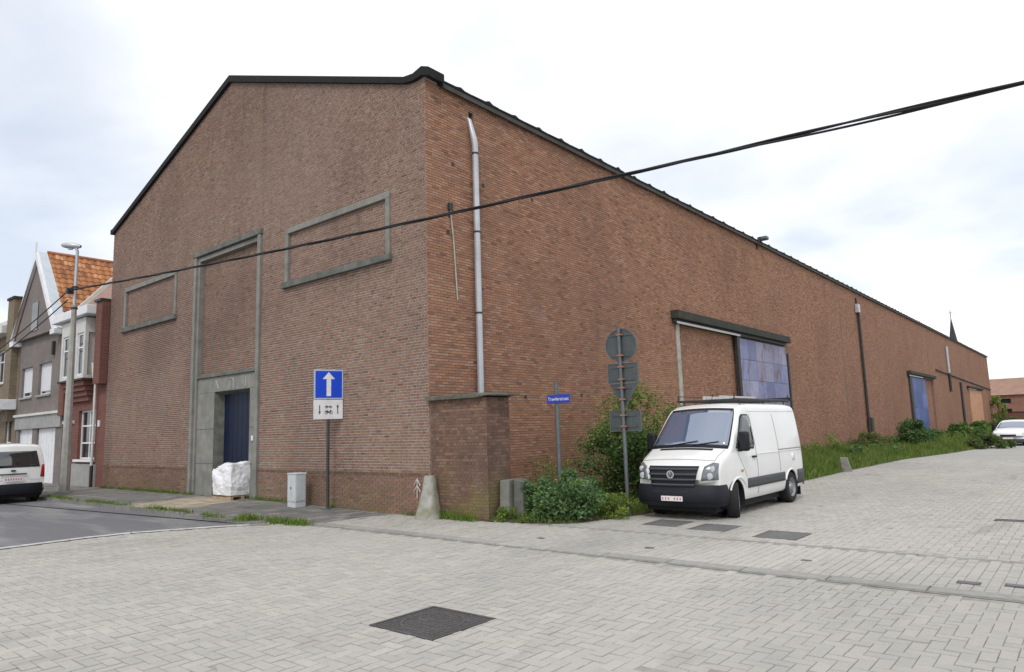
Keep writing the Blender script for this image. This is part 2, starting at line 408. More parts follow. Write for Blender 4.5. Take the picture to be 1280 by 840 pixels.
plain('concrete_dark', (0.042, 0.042, 0.036), 0.9, 0.3, 5.0, bmp=0.3, dirt=(0.04, 0.045, 0.03), dirt_scale=1.6, dirt_amt=0.8)
plain('concrete_pale', (0.42, 0.41, 0.37), 0.9, 0.15, 6.0, bmp=0.3, dirt=(0.2, 0.2, 0.12), dirt_scale=2.2, dirt_amt=0.6)
plain('concrete_post', (0.36, 0.355, 0.33), 0.9, 0.14, 5.0, bmp=0.2, dirt=(0.2, 0.2, 0.185), dirt_scale=1.5)
plain('black_coping', (0.011, 0.0115, 0.012), 0.9, 0.3, 5.0, bmp=0.2)
plain('slab_dark', (0.12, 0.12, 0.10), 0.9, 0.3, 5.0, bmp=0.4, dirt=(0.05, 0.055, 0.035), dirt_scale=2.5, dirt_amt=0.8)
plain('concrete_sill', (0.15, 0.155, 0.14), 0.9, 0.25, 5.0, bmp=0.3, dirt=(0.06, 0.065, 0.05), dirt_scale=1.6, dirt_amt=0.7)
plain('concrete_mark', (0.37, 0.375, 0.365), 0.9, 0.15, 6.0)
plain('chalk', (0.55, 0.50, 0.47), 0.9, 0.1)
plain('iron_lid', (0.125, 0.118, 0.12), 0.5, 0.2, 18.0, metal=0.3)
plain('roof_terra', (0.30, 0.185, 0.14), 0.9, 0.15, 1.0)
plain('roof_sheet', (0.07, 0.068, 0.062), 0.9, 0.25, 2.0, bmp=0.2, dirt=(0.05, 0.055, 0.03))
plain('zinc', (0.50, 0.52, 0.56), 0.42, 0.12, 3.0, metal=0.35, dirt=(0.36, 0.37, 0.40), dirt_scale=1.5)
plain('dark_steel', (0.03, 0.031, 0.034), 0.6, 0.25, 8.0, dirt=(0.07, 0.04, 0.025), dirt_scale=3.0)
plain('sign_back', (0.075, 0.088, 0.092), 0.55, 0.12, 5.0, metal=0.3, dirt=(0.12, 0.13, 0.13), dirt_scale=3.0)
plain('pole_steel', (0.14, 0.155, 0.165), 0.5, 0.12, 6.0, metal=0.5)
plain('pole_dark', (0.06, 0.065, 0.068), 0.55, 0.15, 6.0, metal=0.4)
plain('band_rust', (0.33, 0.13, 0.07), 0.7, 0.25, 20.0)
plain('sign_blue', (0.004, 0.055, 0.56), 0.4, 0.05, 4.0, spec=0.3)
plain('sign_white', (0.70, 0.71, 0.72), 0.45, 0.05, 5.0, dirt=(0.5, 0.5, 0.48), dirt_scale=4.0)
plain('sign_rim', (0.42, 0.47, 0.58), 0.45, 0.06, 5.0)
plain('ink_black', (0.03, 0.03, 0.03), 0.6, 0.1)
plain('name_blue', (0.02, 0.04, 0.33), 0.4, 0.05)
plain('door_blue', (0.003, 0.010, 0.034), 0.5, 0.2, 3.0, dirt=(0.006, 0.012, 0.035), dirt_scale=2.0, spec=0.3)
plain('tan_wood', (0.56, 0.30, 0.17), 0.75, 0.12, 2.0, dirt=(0.3, 0.16, 0.1), dirt_scale=0.8)
pieces_mat('door_sheets', [(0.20, 0.215, 0.36), (0.26, 0.275, 0.43), (0.17, 0.19, 0.34), (0.31, 0.31, 0.44), (0.22, 0.245, 0.42), (0.26, 0.25, 0.36)], rough=0.6, fine=7.0, bmp=0.1,
           stain=[((0.17, 0.11, 0.085), (1.9, 1.9, 0.9), 0.52, 0.64, 0.75), ((0.34, 0.33, 0.42), (2.5, 2.5, 0.5), 0.55, 0.75, 0.6)], spec=0.3)
pieces_mat('door_sheets_blue', [(0.05, 0.10, 0.30), (0.07, 0.13, 0.36), (0.045, 0.09, 0.27)], rough=0.5, fine=4.0, bmp=0.08, stain=[((0.22, 0.26, 0.40), (0.8, 0.8, 0.4), 0.5, 0.7, 0.5)], spec=0.4)
plain('plastic_grey', (0.52, 0.55, 0.57), 0.5, 0.05, 4.0, dirt=(0.36, 0.38, 0.38), dirt_scale=3.0)
plain('wrap_film', (0.78, 0.79, 0.82), 0.28, 0.07, 5.0, spec=0.6, bmp=0.15)
plain('pallet_wood', (0.36, 0.28, 0.18), 0.85, 0.2, 8.0)
pieces_mat('paver', [tuple(np.array(c_) * (1.0, 0.988, 0.955)) for c_ in [(0.375, 0.365, 0.345), (0.395, 0.383, 0.36), (0.355, 0.347, 0.33), (0.41, 0.395, 0.368), (0.385, 0.37, 0.35), (0.345, 0.338, 0.325)]], vr=0.035, soft=0.35, gain=1.12, fa=0.3, rough=0.88, fine=22.0, bmp=0.25,
           stain=[((0.30, 0.292, 0.275), (0.30, 0.16, 0.3), 0.47, 0.70, 0.65), ((0.43, 0.415, 0.38), (0.2, 0.14, 0.2), 0.50, 0.74, 0.6), ((0.21, 0.203, 0.19), (1.3, 0.45, 1.3), 0.58, 0.76, 0.5), ((0.10, 0.095, 0.09), (5.5, 5.5, 5.5), 0.74, 0.80, 0.55)])
plain('paver_joint', (0.30, 0.288, 0.258), 0.95, 0.25, 9.0, spec=0.1, dirt=(0.37, 0.36, 0.335), dirt_scale=0.8, dirt_amt=0.85)
pieces_mat('walk_tile', [(0.19, 0.185, 0.175), (0.215, 0.208, 0.195), (0.17, 0.168, 0.16), (0.23, 0.22, 0.205)], rough=0.9, fine=20.0, bmp=0.3,
           stain=[((0.12, 0.12, 0.105), (0.9, 0.9, 0.9), 0.52, 0.72, 0.5), ((0.27, 0.25, 0.21), (0.4, 0.4, 0.4), 0.55, 0.78, 0.5)])
pieces_mat('apron_paver', [(0.39, 0.33, 0.25), (0.43, 0.365, 0.275), (0.355, 0.305, 0.235)], rough=0.92, fine=20.0, bmp=0.25, stain=[((0.27, 0.25, 0.21), (0.9, 0.9, 0.9), 0.50, 0.72, 0.6)])
pieces_mat('kerb_stone', [(0.36, 0.35, 0.33), (0.39, 0.38, 0.36), (0.335, 0.33, 0.31)], rough=0.9, fine=14.0, bmp=0.3, stain=[((0.22, 0.22, 0.2), (1.2, 1.2, 1.2), 0.52, 0.72, 0.5)])
pieces_mat('roof_tile', [(0.40, 0.175, 0.075), (0.46, 0.215, 0.095), (0.34, 0.145, 0.065), (0.48, 0.245, 0.12), (0.37, 0.16, 0.07), (0.27, 0.12, 0.06)], rough=0.8, fine=9.0, bmp=0.2)
plain('roof_orange', (0.36, 0.14, 0.07), 0.85, 0.2, 2.5, bmp=0.3)
plain('roof_pink', (0.30, 0.19, 0.155), 0.9, 0.15, 2.5)
brick_tex_mat('house_red', (0.20, 0.075, 0.058), (0.155, 0.06, 0.048), (0.20, 0.14, 0.12))
brick_tex_mat('house_grey', (0.22, 0.19, 0.175), (0.19, 0.165, 0.155), (0.21, 0.19, 0.18))
brick_tex_mat('house_olive', (0.22, 0.175, 0.12), (0.17, 0.135, 0.095), (0.22, 0.19, 0.155))
brick_tex_mat('far_brick', (0.27, 0.13, 0.09), (0.22, 0.11, 0.08), (0.25, 0.18, 0.15), 0.4, 0.13)
plain('white_paint', (0.74, 0.75, 0.77), 0.5, 0.05, 4.0, dirt=(0.55, 0.56, 0.57), dirt_scale=2.5)
plain('cream_paint', (0.60, 0.60, 0.57), 0.6, 0.08, 4.0, dirt=(0.42, 0.42, 0.39), dirt_scale=2.5)
plain('pale_cladding', (0.52, 0.57, 0.62), 0.5, 0.08, 2.5, metal=0.1)
plain('grey_render', (0.33, 0.33, 0.32), 0.85, 0.12, 4.0, dirt=(0.2, 0.2, 0.19), dirt_scale=1.8)
plain('blind_white', (0.66, 0.67, 0.70), 0.6, 0.05, 3.0)
plain('door_dark', (0.05, 0.03, 0.022), 0.6, 0.15)
plain('slate', (0.035, 0.037, 0.045), 0.6, 0.2, 2.0)
glass_mat('window_glass', (0.02, 0.023, 0.028), 1.6)
glass_mat('car_glass', (0.016, 0.019, 0.024), 2.1)
glass_mat('windscreen', (0.085, 0.13, 0.22), 3.2)  # pale blue base colour stands in for sky reflected in the glass
plain('car_white', (0.80, 0.81, 0.80), 0.32, 0.02, 1.5, spec=0.5, coat=0.6, dirt=(0.66, 0.65, 0.61), dirt_scale=0.9, dirt_amt=0.4, kind='Object')
plain('car_plastic', (0.008, 0.0095, 0.016), 0.62, 0.12, 6.0, kind='Object')
plain('car_plastic_grey', (0.060, 0.063, 0.074), 0.6, 0.1, 6.0, kind='Object')
plain('tyre', (0.017, 0.017, 0.018), 0.85, 0.2, 10.0, kind='Object')
plain('rim_steel', (0.28, 0.29, 0.30), 0.4, 0.12, 8.0, metal=0.6, kind='Object')
plain('chrome', (0.72, 0.73, 0.75), 0.2, 0.04, 5.0, metal=0.9, kind='Object')
plain('lamp_lens', (0.50, 0.53, 0.56), 0.12, 0.2, 14.0, spec=0.8, coat=0.8, kind='Object')
plain('lamp_dark', (0.14, 0.15, 0.165), 0.18, 0.3, 10.0, spec=0.8, coat=0.6, kind='Object')
plain('tail_red', (0.35, 0.015, 0.015), 0.2, 0.1, 8.0, spec=0.6, kind='Object')
plain('amber', (0.55, 0.20, 0.03), 0.3, 0.1, 8.0, kind='Object')
plain('plate_white', (0.75, 0.72, 0.72), 0.4, 0.03)
plain('plate_red', (0.50, 0.16, 0.17), 0.5, 0.05)
plain('aluminium', (0.55, 0.55, 0.53), 0.45, 0.1, 6.0, metal=0.4)
plain('seam', (0.30, 0.30, 0.30), 0.8, 0.05)
plain('iron_cover', (0.085, 0.080, 0.082), 0.6, 0.2, 18.0, metal=0.2, bmp=0.2, dirt=(0.16, 0.15, 0.145), dirt_scale=3.0, dirt_amt=0.5)
plain('cover_tile', (0.13, 0.128, 0.125), 0.8, 0.15, 12.0, dirt=(0.2, 0.19, 0.18), dirt_scale=2.5)
plain('black_cable', (0.013, 0.013, 0.014), 0.6, 0.1)
plain('bark', (0.10, 0.075, 0.05), 0.9, 0.25, 12.0)
plain('joint_dark', (0.10, 0.095, 0.085), 0.95, 0.3, 6.0, dirt=(0.26, 0.25, 0.23), dirt_scale=1.3, dirt_amt=0.8)
plain('soil', (0.085, 0.07, 0.05), 0.95, 0.3, 3.0, bmp=0.5, dirt=(0.06, 0.075, 0.03), dirt_scale=1.5)
foliage_mat('leaf_deep', [tuple(np.array(c_) * 1.50) for c_ in [(0.030, 0.062, 0.018), (0.052, 0.10, 0.026), (0.085, 0.15, 0.042)]])
foliage_mat('leaf_blue', [tuple(np.array(c_) * 1.75) for c_ in [(0.040, 0.078, 0.032), (0.065, 0.125, 0.050), (0.105, 0.175, 0.075)]])
foliage_mat('leaf_light', [tuple(np.array(c_) * 1.45) for c_ in [(0.085, 0.14, 0.028), (0.14, 0.20, 0.040), (0.20, 0.24, 0.055)]])
foliage_mat('leaf_dry', [tuple(np.array(c_) * 1.40) for c_ in [(0.11, 0.10, 0.035), (0.15, 0.13, 0.05), (0.10, 0.12, 0.035)]])
foliage_mat('grass_green', [tuple(np.array(c_) * 1.22) for c_ in [(0.055, 0.115, 0.016), (0.09, 0.165, 0.022), (0.14, 0.21, 0.035), (0.17, 0.19, 0.06)]])
# asphalt
m, nt, b = new_mat('asphalt'); v = coords(nt, 'World')
c = ramp(nt, noise(nt, v, 120, 3), [(0.3, (0.13, 0.131, 0.142)), (0.7, (0.185, 0.186, 0.198))])
c = mix_rgb(nt, ramp(nt, noise(nt, coords(nt, 'World', (0.25, 1.2, 1)), 0.9, 5, 0.6, 0.5), [(0.48, 0.0), (0.66, 0.75)]), c, (0.30, 0.296, 0.286))
nt.links.new(c, b.inputs['Base Color']); b.inputs['Roughness'].default_value = 0.85; set_spec(b, 0.3); bump(nt, b, noise(nt, v, 160, 3), 0.4, 0.006)
# far ground: same paving, too far to see the blocks
m, nt, b = new_mat('paving_far'); v = coords(nt, 'World')
c = ramp(nt, noise(nt, v, 0.7, 6, 0.6), [(0.3, (0.385, 0.376, 0.356)), (0.7, (0.435, 0.424, 0.40))])
c = mix_rgb(nt, ramp(nt, noise(nt, v, 0.12, 4, 0.6), [(0.45, 0.0), (0.7, 0.5)]), c, (0.30, 0.295, 0.285))
w = N(nt, 'ShaderNodeTexBrick'); nt.links.new(v, w.inputs['Vector']); w.inputs['Scale'].default_value = 1; w.inputs['Brick Width'].default_value = 0.233; w.inputs['Row Height'].default_value = 0.1165; w.inputs['Mortar Size'].default_value = 0.006
w.inputs['Color1'].default_value = (1, 1, 1, 1); w.inputs['Color2'].default_value = (0.93, 0.93, 0.93, 1); w.inputs['Mortar'].default_value = (0.75, 0.75, 0.75, 1)
c = mix_rgb(nt, 1.0, c, w.outputs['Color'], 'MULTIPLY')
nt.links.new(c, b.inputs['Base Color']); b.inputs['Roughness'].default_value = 0.9; set_spec(b, 0.25)
m, nt, b = new_mat('road_paint'); v = coords(nt, 'World')
c = mix_rgb(nt, ramp(nt, noise(nt, v, 5, 6, 0.7), [(0.40, 0.0), (0.62, 0.9)]), (0.62, 0.62, 0.61), (0.36, 0.355, 0.345)); nt.links.new(c, b.inputs['Base Color']); b.inputs['Roughness'].default_value = 0.8

# ------------------------------------------------------------------ ground, road, paving
def sheet(name, pts, z, mat, parent=None):
    zs = z if callable(z) else (lambda x, y: z)
    me = bpy.data.meshes.new(name); me.from_pydata([(x, y, zs(x, y)) for x, y in pts], [], [tuple(range(len(pts)))])
    o = link(name, me, mat, parent)
    if me.polygons[0].normal.z < 0: me.flip_normals()
    return o
gd = sheet('ground', [(-1500, -1500), (1500, -1500), (1500, 1500), (-1500, 1500)], -0.10, 'soil'); tag(gd, kind='structure')
RIM = [(-2.42, -2.62), (-2.75, -2.95), (-3.15, -3.6), (-3.72, -4.6), (-3.86, -5.4), (-3.82, -6.8), (-3.75, -40)]       # edge between asphalt and paving
def rim_x(y): return float(np.interp(-y, [-p[1] for p in RIM], [p[0] for p in RIM]))
road = sheet('road', [(-400, -2.72), (-2.5, -2.72)] + RIM + [(-400, -40)], -0.003, 'asphalt'); tag(road, kind='structure')
lp = MB()
for (a, b_) in zip(RIM[:-1], RIM[1:]):
    d = Vector((b_[0] - a[0], b_[1] - a[1])).normalized(); n_ = Vector((-d.y, d.x)) * 0.11
    lp.add([(a[0] - n_.x, a[1] - n_.y, 0.0065), (a[0] + n_.x, a[1] + n_.y, 0.0065), (b_[0] + n_.x, b_[1] + n_.y, 0.0065), (b_[0] - n_.x, b_[1] - n_.y, 0.0065)], [(0, 1, 2, 3)])
ln = lp.build('road_line', 'road_paint'); tag(ln, kind='structure')
VERGE = [(1.72, -0.04), (2.3, 0.1), (3.0, 0.16), (3.35, 0.5), (3.75, 1.7), (3.95, 3.0), (4.1, 6.0), (4.2, 11.0), (4.22, 16.0), (4.5, 24.0), (5.6, 31.0), (6.2, 38.0), (6.0, 60.0), (6.0, 112.0)]
def verge_x(y): return float(np.interp(y, [p[1] for p in VERGE], [p[0] for p in VERGE]))
pav = sheet('paving', [(-4.2, -60), (90, -60), (90, 400), (-4.2, 400)], -0.0075, 'paver_joint'); tag(pav, kind='structure')
YFAR = 24.0
farp = sheet('far_paving', [(p[0], p[1]) for p in VERGE if p[1] > YFAR - 0.1] + [(6, 400), (90, 400), (90, -60), (28.0, -60), (28.0, YFAR)], -0.004, 'paving_far'); tag(farp, kind='structure')
LITTLE = 0.1165; LONG = 0.233; JW = 0.005
def in_view(x, y):
    d = MC.T @ (np.array([x, y, 0.0]) - CAM)
    if d[2] < 0.6: return False
    px = 640 + FPX * d[0] / d[2]; py = 420 + FPX * d[1] / d[2]
    return -800 < px < 2100 and py < 1900
COVERS = []                                      # x0,x1,y0,y1 of covers let into the paving
def cover_rect(pts):
    a = np.array([G(*p)[:2] for p in pts]); return (a[:, 0].min(), a[:, 0].max(), a[:, 1].min(), a[:, 1].max())
big = cover_rect([(460, 781), (543, 759), (623, 774), (538, 801)])
cx, cy = (big[0] + big[1]) / 2, (big[2] + big[3]) / 2
big = (cx - 0.43, cx + 0.43, cy - 0.42, cy + 0.42); COVERS.append(big)
small = []
for pts in [[(812, 647), (845, 643), (872, 648), (836, 652)], [(857, 660), (895, 655), (935, 658), (895, 665)], [(936, 669), (970, 664), (1023, 668), (990, 675)]]:
    r_ = cover_rect(pts); mx_, my_ = (r_[0] + r_[1]) / 2, (r_[2] + r_[3]) / 2
    small.append((mx_ - 0.34, mx_ + 0.34, my_ - 0.38, my_ + 0.38))
small[0] = (small[1][0] - 0.98, small[1][1] - 0.98, small[1][2] + 0.15, small[1][3] + 0.15)
COVERS += small
gr = G(1270, 651); grate_rect = (gr[0] - 0.3, gr[0] + 0.5, gr[1] - 0.12, gr[1] + 0.12); COVERS.append(grate_rect)
def blocked(x, y, m=0.05):
    return any(c[0] - m < x < c[1] + m and c[2] - m < y < c[3] + m for c in COVERS)
items = []
def put_paver(X, Y, z, l, w):
    x0, x1, y0, y1 = X - l / 2, X + l / 2, Y - w / 2, Y + w / 2
    for c in COVERS:
        a0, a1, b0, b1 = c[0] - .005, c[1] + .005, c[2] - .005, c[3] + .005
        ox = min(x1, a1) - max(x0, a0); oy = min(y1, b1) - max(y0, b0)
        if ox <= 0 or oy <= 0: continue
        if ox >= x1 - x0 - 0.02 and oy >= y1 - y0 - 0.02: return
        if (ox < oy and ox < x1 - x0 - 0.02) or oy >= y1 - y0 - 0.02:
            if x0 < a0: x1 = a0
            else: x0 = a1
        else:
            if y0 < b0: y1 = b0
            else: y0 = b1
        if x1 - x0 < 0.02 or y1 - y0 < 0.02: return
    items.append(((x0 + x1) / 2, (y0 + y1) / 2, z, x1 - x0, y1 - y0))
def herring(x0, x1, y0, y1, ok, z=0.0):
    nx = int((x1 - x0) / LITTLE); ny = int((y1 - y0) / LITTLE)
    for i in range(nx):
        for j in range(ny):
            t = (i - j) % 4
            if t == 0: X, Y, l, w = x0 + (i + 1) * LITTLE, y0 + (j + .5) * LITTLE, LONG - JW, LITTLE - JW
            elif t == 3: X, Y, l, w = x0 + (i + .5) * LITTLE, y0 + (j + 1) * LITTLE, LITTLE - JW, LONG - JW
            else: continue
            if ok(X, Y) and in_view(X, Y): put_paver(X, Y, z, l, w)
herring(-4.0, 26.0, -13.5, -2.10, lambda x, y: x > rim_x(y) + 0.20)
herring(1.2, 27.9, 0.22, YFAR, lambda x, y: x > verge_x(y) + 0.05)
k = 0; y = -1.70
x = -1.3
while x < 24:                                    # strip between the two kerbs: courses laid across
    off = (k % 2) * LONG / 2; yy = -1.745 + off - LONG / 2
    while yy < 0.0:
        a, b2 = max(yy, -1.745), min(yy + LONG, 0.11)
        X, Y = x + LITTLE / 2, (a + b2) / 2
        if b2 - a > 0.05 and in_view(X, Y) and not (-0.4 < X < verge_x(Y) and Y > -0.02 + 0.0): put_paver(X, Y, 0.0, LITTLE - JW, b2 - a - JW)
        yy += LONG
    x += LITTLE; k += 1
its = np.array(items); its[:, 2] += rng.normal(0, 0.0012, len(its)) + 0.006 * np.sin(its[:, 0] * 1.3) * np.sin(its[:, 1] * 0.9) * 0.6
lay_pieces('paver', 'T', its, 0.03, pav, 'paver', 300, 0.0022, 'paver_field')
# kerbs
def wz(x): return float(np.interp(x, [-6.0, -1.4], [0.085, 0.0]))      # pavement rises a little towards the west
kb = sheet('kerb', [(-1.4, -2.07), (26, -2.07), (26, -1.72), (-1.4, -1.72)], -0.010, 'paver_joint'); tag(kb, kind='structure')
ks = [(x_ + 0.5, -1.915, 0.013, 0.988, 0.245) for x_ in np.arange(-1.35, 25, 1.0)]
jb = sheet('gutter_joint', [(-1.4, -1.785), (26, -1.785), (26, -1.745), (-1.4, -1.745)], 0.0015, 'joint_dark', kb)
jb2 = sheet('gutter_joint', [(-1.4, -2.065), (26, -2.065), (26, -2.04), (-1.4, -2.04)], -0.001, 'paver_joint', kb)
lay_pieces('kerb_stone', 'T', ks, 0.05, kb, 'kerb_stone', 300, 0.006)
ks2 = [(x_ + 0.5, 0.15, 0.012, 0.992, 0.055) for x_ in np.arange(3.2, 25, 1.0)]
lay_pieces('edging_stone', 'T', ks2, 0.05, kb, 'kerb_stone', 300, 0.003)
walk = MB()
xs = list(np.linspace(-45, -6, 20)) + list(np.linspace(-5.4, -1.3, 12))
walk.grid([[(x_, -2.62, wz(x_) - 0.02), (x_, 0.25, wz(x_) - 0.02)] for x_ in xs])
for a, b2 in zip(xs[:-1], xs[1:]): pass
wk = walk.build('pavement', 'paver_joint'); tag(wk, kind='structure')
ti = []; ap = []
for i, x_ in enumerate(np.arange(-38, -1.35, 0.30)):
    for j, y_ in enumerate(np.arange(-2.58, -0.06, 0.30)):
        X, Y = x_ + .15, y_ + .15
        if X > -2.5 and Y < -2.05 - 0.0 + (X + 1.3) * 0.0: continue
        sk = (Y + 1.3) * 0.28
        if -9.6 - sk < X < -7.0 - sk and Y < -0.1: ap.append((X, Y, wz(X), 0.292, 0.292))
        else: ti.append((X, Y, wz(X), 0.292, 0.292))
lay_pieces('paving_tile', 'T', ti, 0.03, wk, 'walk_tile', 300, 0.004, 'paving_tile_field')
lay_pieces('apron_block', 'T', ap, 0.03, wk, 'apron_paver', 300, 0.004)
kl = MB
lk = [(x_ + 0.5, -2.69, wz(x_ + .5) + 0.004, 0.985, 0.14) for x_ in np.arange(-38.5, -3.0, 1.0)] + [(-2.55, -2.62, 0.018, 0.9, 0.14)]
lay_pieces('kerb_block', 'T', lk, 0.16, wk, 'walk_tile', 300, 0.008)
vg = MB(); vy = [-0.0, 0.1, 0.5, 1.7, 3, 6, 11, 16, 24, 31, 38, 60, 112]
vg.grid([[(-0.3, y_, 0.06), (verge_x(y_) * 0.5, y_, 0.07), (max(verge_x(y_) - 0.25, 0.1), y_, 0.03), (verge_x(y_), y_, -0.012)] for y_ in vy])
vge = vg.build('verge', 'soil', smooth=True); tag(vge, kind='structure')

# ------------------------------------------------------------------ covers in the paving
def iron_cover(rect, name, label, group=None, ornate=True, mat='iron_cover'):
    x0, x1, y0, y1 = rect; cx, cy = (x0 + x1) / 2, (y0 + y1) / 2; w, d = x1 - x0, y1 - y0
    t = thing(name, label, 'cover', (cx, cy, 0), 0, group)
    m = MB(); e = 0.035
    m.box(-w / 2, -d / 2, -0.02, w / 2, -d / 2 + e, 0.008); m.box(-w / 2, d / 2 - e, -0.02, w / 2, d / 2, 0.008)
    m.box(-w / 2, -d / 2 + e, -0.02, -w / 2 + e, d / 2 - e, 0.008); m.box(w / 2 - e, -d / 2 + e, -0.02, w / 2, d / 2 - e, 0.008)
    m.build('rim', mat, t)
    p = MB().box(-w / 2 + e + .006, -d / 2 + e + .006, -0.03, w / 2 - e - .006, d / 2 - e - .006, 0.003).build('plate', mat, t)
    if ornate:
        st = MB()
        for r0 in (0.30,):
            st.lathe([(r0 - .012, 0.003), (r0 - .012, 0.009), (r0 + .012, 0.009), (r0 + .012, 0.003)], n=40)
        n = 13
        for i in range(n):
            for j in range(n):
                X = -w / 2 + 0.075 + i * (w - 0.15) / (n - 1); Y = -d / 2 + 0.075 + j * (d - 0.15) / (n - 1)
                rr = math.hypot(X, Y)
                if abs(rr - 0.30) < 0.035 or (abs(X) < 0.14 and abs(Y) < 0.07): continue
                st.box(X - .013, Y - .013, 0.003, X + .013, Y + .013, 0.008)
        for (a, b2, c2, d2) in [(-.11, -.05, -.02, -.03), (-.11, .03, -.02, .05), (.03, -.05, .05, .05), (.05, .03, .11, .05), (.05, -.05, .11, -.03)]:
            st.box(a, b2, 0.003, c2, d2, 0.0085)
        st.build('tread', 'iron_lid', t)
    return t
iron_cover(big, 'manhole_cover', 'square dark iron manhole cover with ring and studs in open paving')
for r_, lb in zip(small, ['grey square access cover half under the nose of the white van', 'grey square access cover between two others beside the white van', 'grey square access cover farthest from the warehouse wall of three']):
    iron_cover(r_, 'access_cover', lb, 'square covers let into the paving by the van', False, 'cover_tile')
t = thing('drain_grate', 'narrow rusty drain grate let into the paving of the side yard', 'grate', ((grate_rect[0] + grate_rect[1]) / 2, (grate_rect[2] + grate_rect[3]) / 2, 0))
m = MB(); w_, d_ = 0.8, 0.24
m.box(-.4, -.12, -.02, .4, -.095, .006); m.box(-.4, .095, -.02, .4, .12, .006); m.build('frame', 'iron_cover', t)
for i in range(14): MB().box(-.385 + i * .056, -.095, -.02, -.36 + i * .056, .095, .003).build('bar', 'iron_cover', t)
for (px_, py_, lb) in [(1211, 729, 'small dark iron valve lid near the kerb, the longer of two'), (1272, 733, 'small dark iron valve lid near the kerb, shorter one'), (1008, 701, 'small oblong grey lid in the block strip behind the kerb'), (812, 685, 'tiny grey stopcock lid in the block strip opposite the road sign pole'), (676, 673, 'tiny bluish stopcock lid in front of the low bush')]:
    p = G(px_, py_); s_ = 0.11 if px_ > 1100 else 0.065
    t = thing('valve_lid', lb, 'lid', (p[0], p[1], 0), 0, 'small valve lids in the paving')
    MB().box(-s_, -s_ * .7, -.01, s_, s_ * .7, .008).build('rim', 'iron_cover' if px_ > 1100 else 'cover_tile', t, bevel=0.003)
    MB().box(-s_ * .8, -s_ * .5, .008, s_ * .8, s_ * .5, .011).build('plate', 'iron_lid' if px_ > 1100 else 'cover_tile', t)

# ------------------------------------------------------------------ warehouse
XL = -18.1; YE = 108.6
WH = thing('warehouse', 'long red brick gabled warehouse with blind concrete framed windows filling the corner', 'warehouse', (0, 0, 0))
TOPP = [(XL, 10.02), (-9.02, 13.2), (-0.30, 10.05), (0.0, 10.12)]
def ftop(x): return float(np.interp(x, [p[0] for p in TOPP], [p[1] for p in TOPP]))
STOP = 10.02
# openings on the front: blind frames and portal
FRM = [(SY(358, 287)[0], SY(487, 240)[0], SY(357, 360)[2], SY(487, 240)[2]), (SY(157, 362)[0], SY(222, 340)[0], SY(156, 415)[2], SY(157, 362)[2])]
FRM[1] = (FRM[0][0] - 11.0, FRM[0][1] - 11.15, FRM[0][2], FRM[0][3])
PX0, PX1, PZ = SY(247, 323)[0], SY(327, 294)[0] - 0.05, SY(247, 323)[2]
LZ = SY(250, 470)[2]                              # top of the door surround
DX0, DX1, DZ = SY(268, 494)[0], SY(308, 490)[0], SY(268, 494)[2]
fo = [(a, b_, c_, d_) for a, b_, c_, d_ in FRM] + [(PX0, PX1, 0, PZ)]
# backing walls (mortar) with the bricks laid on them
m = MB()
bz = sorted({-0.1, 0.0} | {v for o in fo for v in o[2:]})
for (a, b_, c_, d_) in wall_cells(XL, -0.008, -0.1, 9.6, [(o[0], o[1], o[2] if o[2] > 0 else -0.1, o[3]) for o in fo]): m.box(a, 0.008, c_, b_, 0.45, d_)
m.prism([(XL, 9.6), (-0.008, 9.6), (-0.008, 10.1), (-0.3, 10.03), (-9.02, 13.18), (XL, 10.0)], 'y', 0.008, 0.45)
fw = m.build('front_wall', 'mortar_front', WH)
b_main = course_bricks('F', XL, -0.002, 0.92, 13.3, ftop, fo, 0.0, 'cross', L=0.195, j=0.0145)
lay_pieces('brick', 'F', b_main, 0.012, fw, 'brick_front', 300, 0.0015, 'brick_field', minsize=0.15)
pl = course_bricks('F', XL, -0.002, 0.0, 0.85, None, [(PX0, PX1, 0, 9)], -0.012, 'run', j=0.012)
lay_pieces('plinth_brick', 'F', pl, 0.02, fw, 'brick_front', 120, 0.0015, 'plinth_brick_field', minsize=0.15)
sol = []                                          # soldier course capping the plinth
x = XL
while x < -0.07:
    if not (PX0 - 0.05 < x + 0.03 < PX1): sol.append((x + 0.0325, -0.020, 0.885, 0.055, 0.066))
    x += 0.065
lay_pieces('ledge_brick', 'F', sol, 0.028, fw, 'brick_annex', 0, 0.0015, 'plinth_ledge')
# infill of blind windows and of the portal, set back a little
inf = []
for (a, b_, c_, d_) in FRM:
    MB().box(a, 0.06, c_, b_, 0.45, d_).build('infill_wall', 'mortar_front', WH)
    inf += course_bricks('F', a, b_, c_, d_, None, [], 0.052, 'cross', L=0.195, j=0.0145)
MB().box(PX0, 0.17, LZ, PX1, 0.45, PZ).build('infill_wall', 'mortar_front', WH)
inf += course_bricks('F', PX0, PX1, LZ, PZ, None, [], 0.16, 'cross', L=0.195, j=0.0145)
lay_pieces('brick', 'F', inf, 0.012, fw, 'brick_front', 0, 0.0015, 'infill_brick_field')
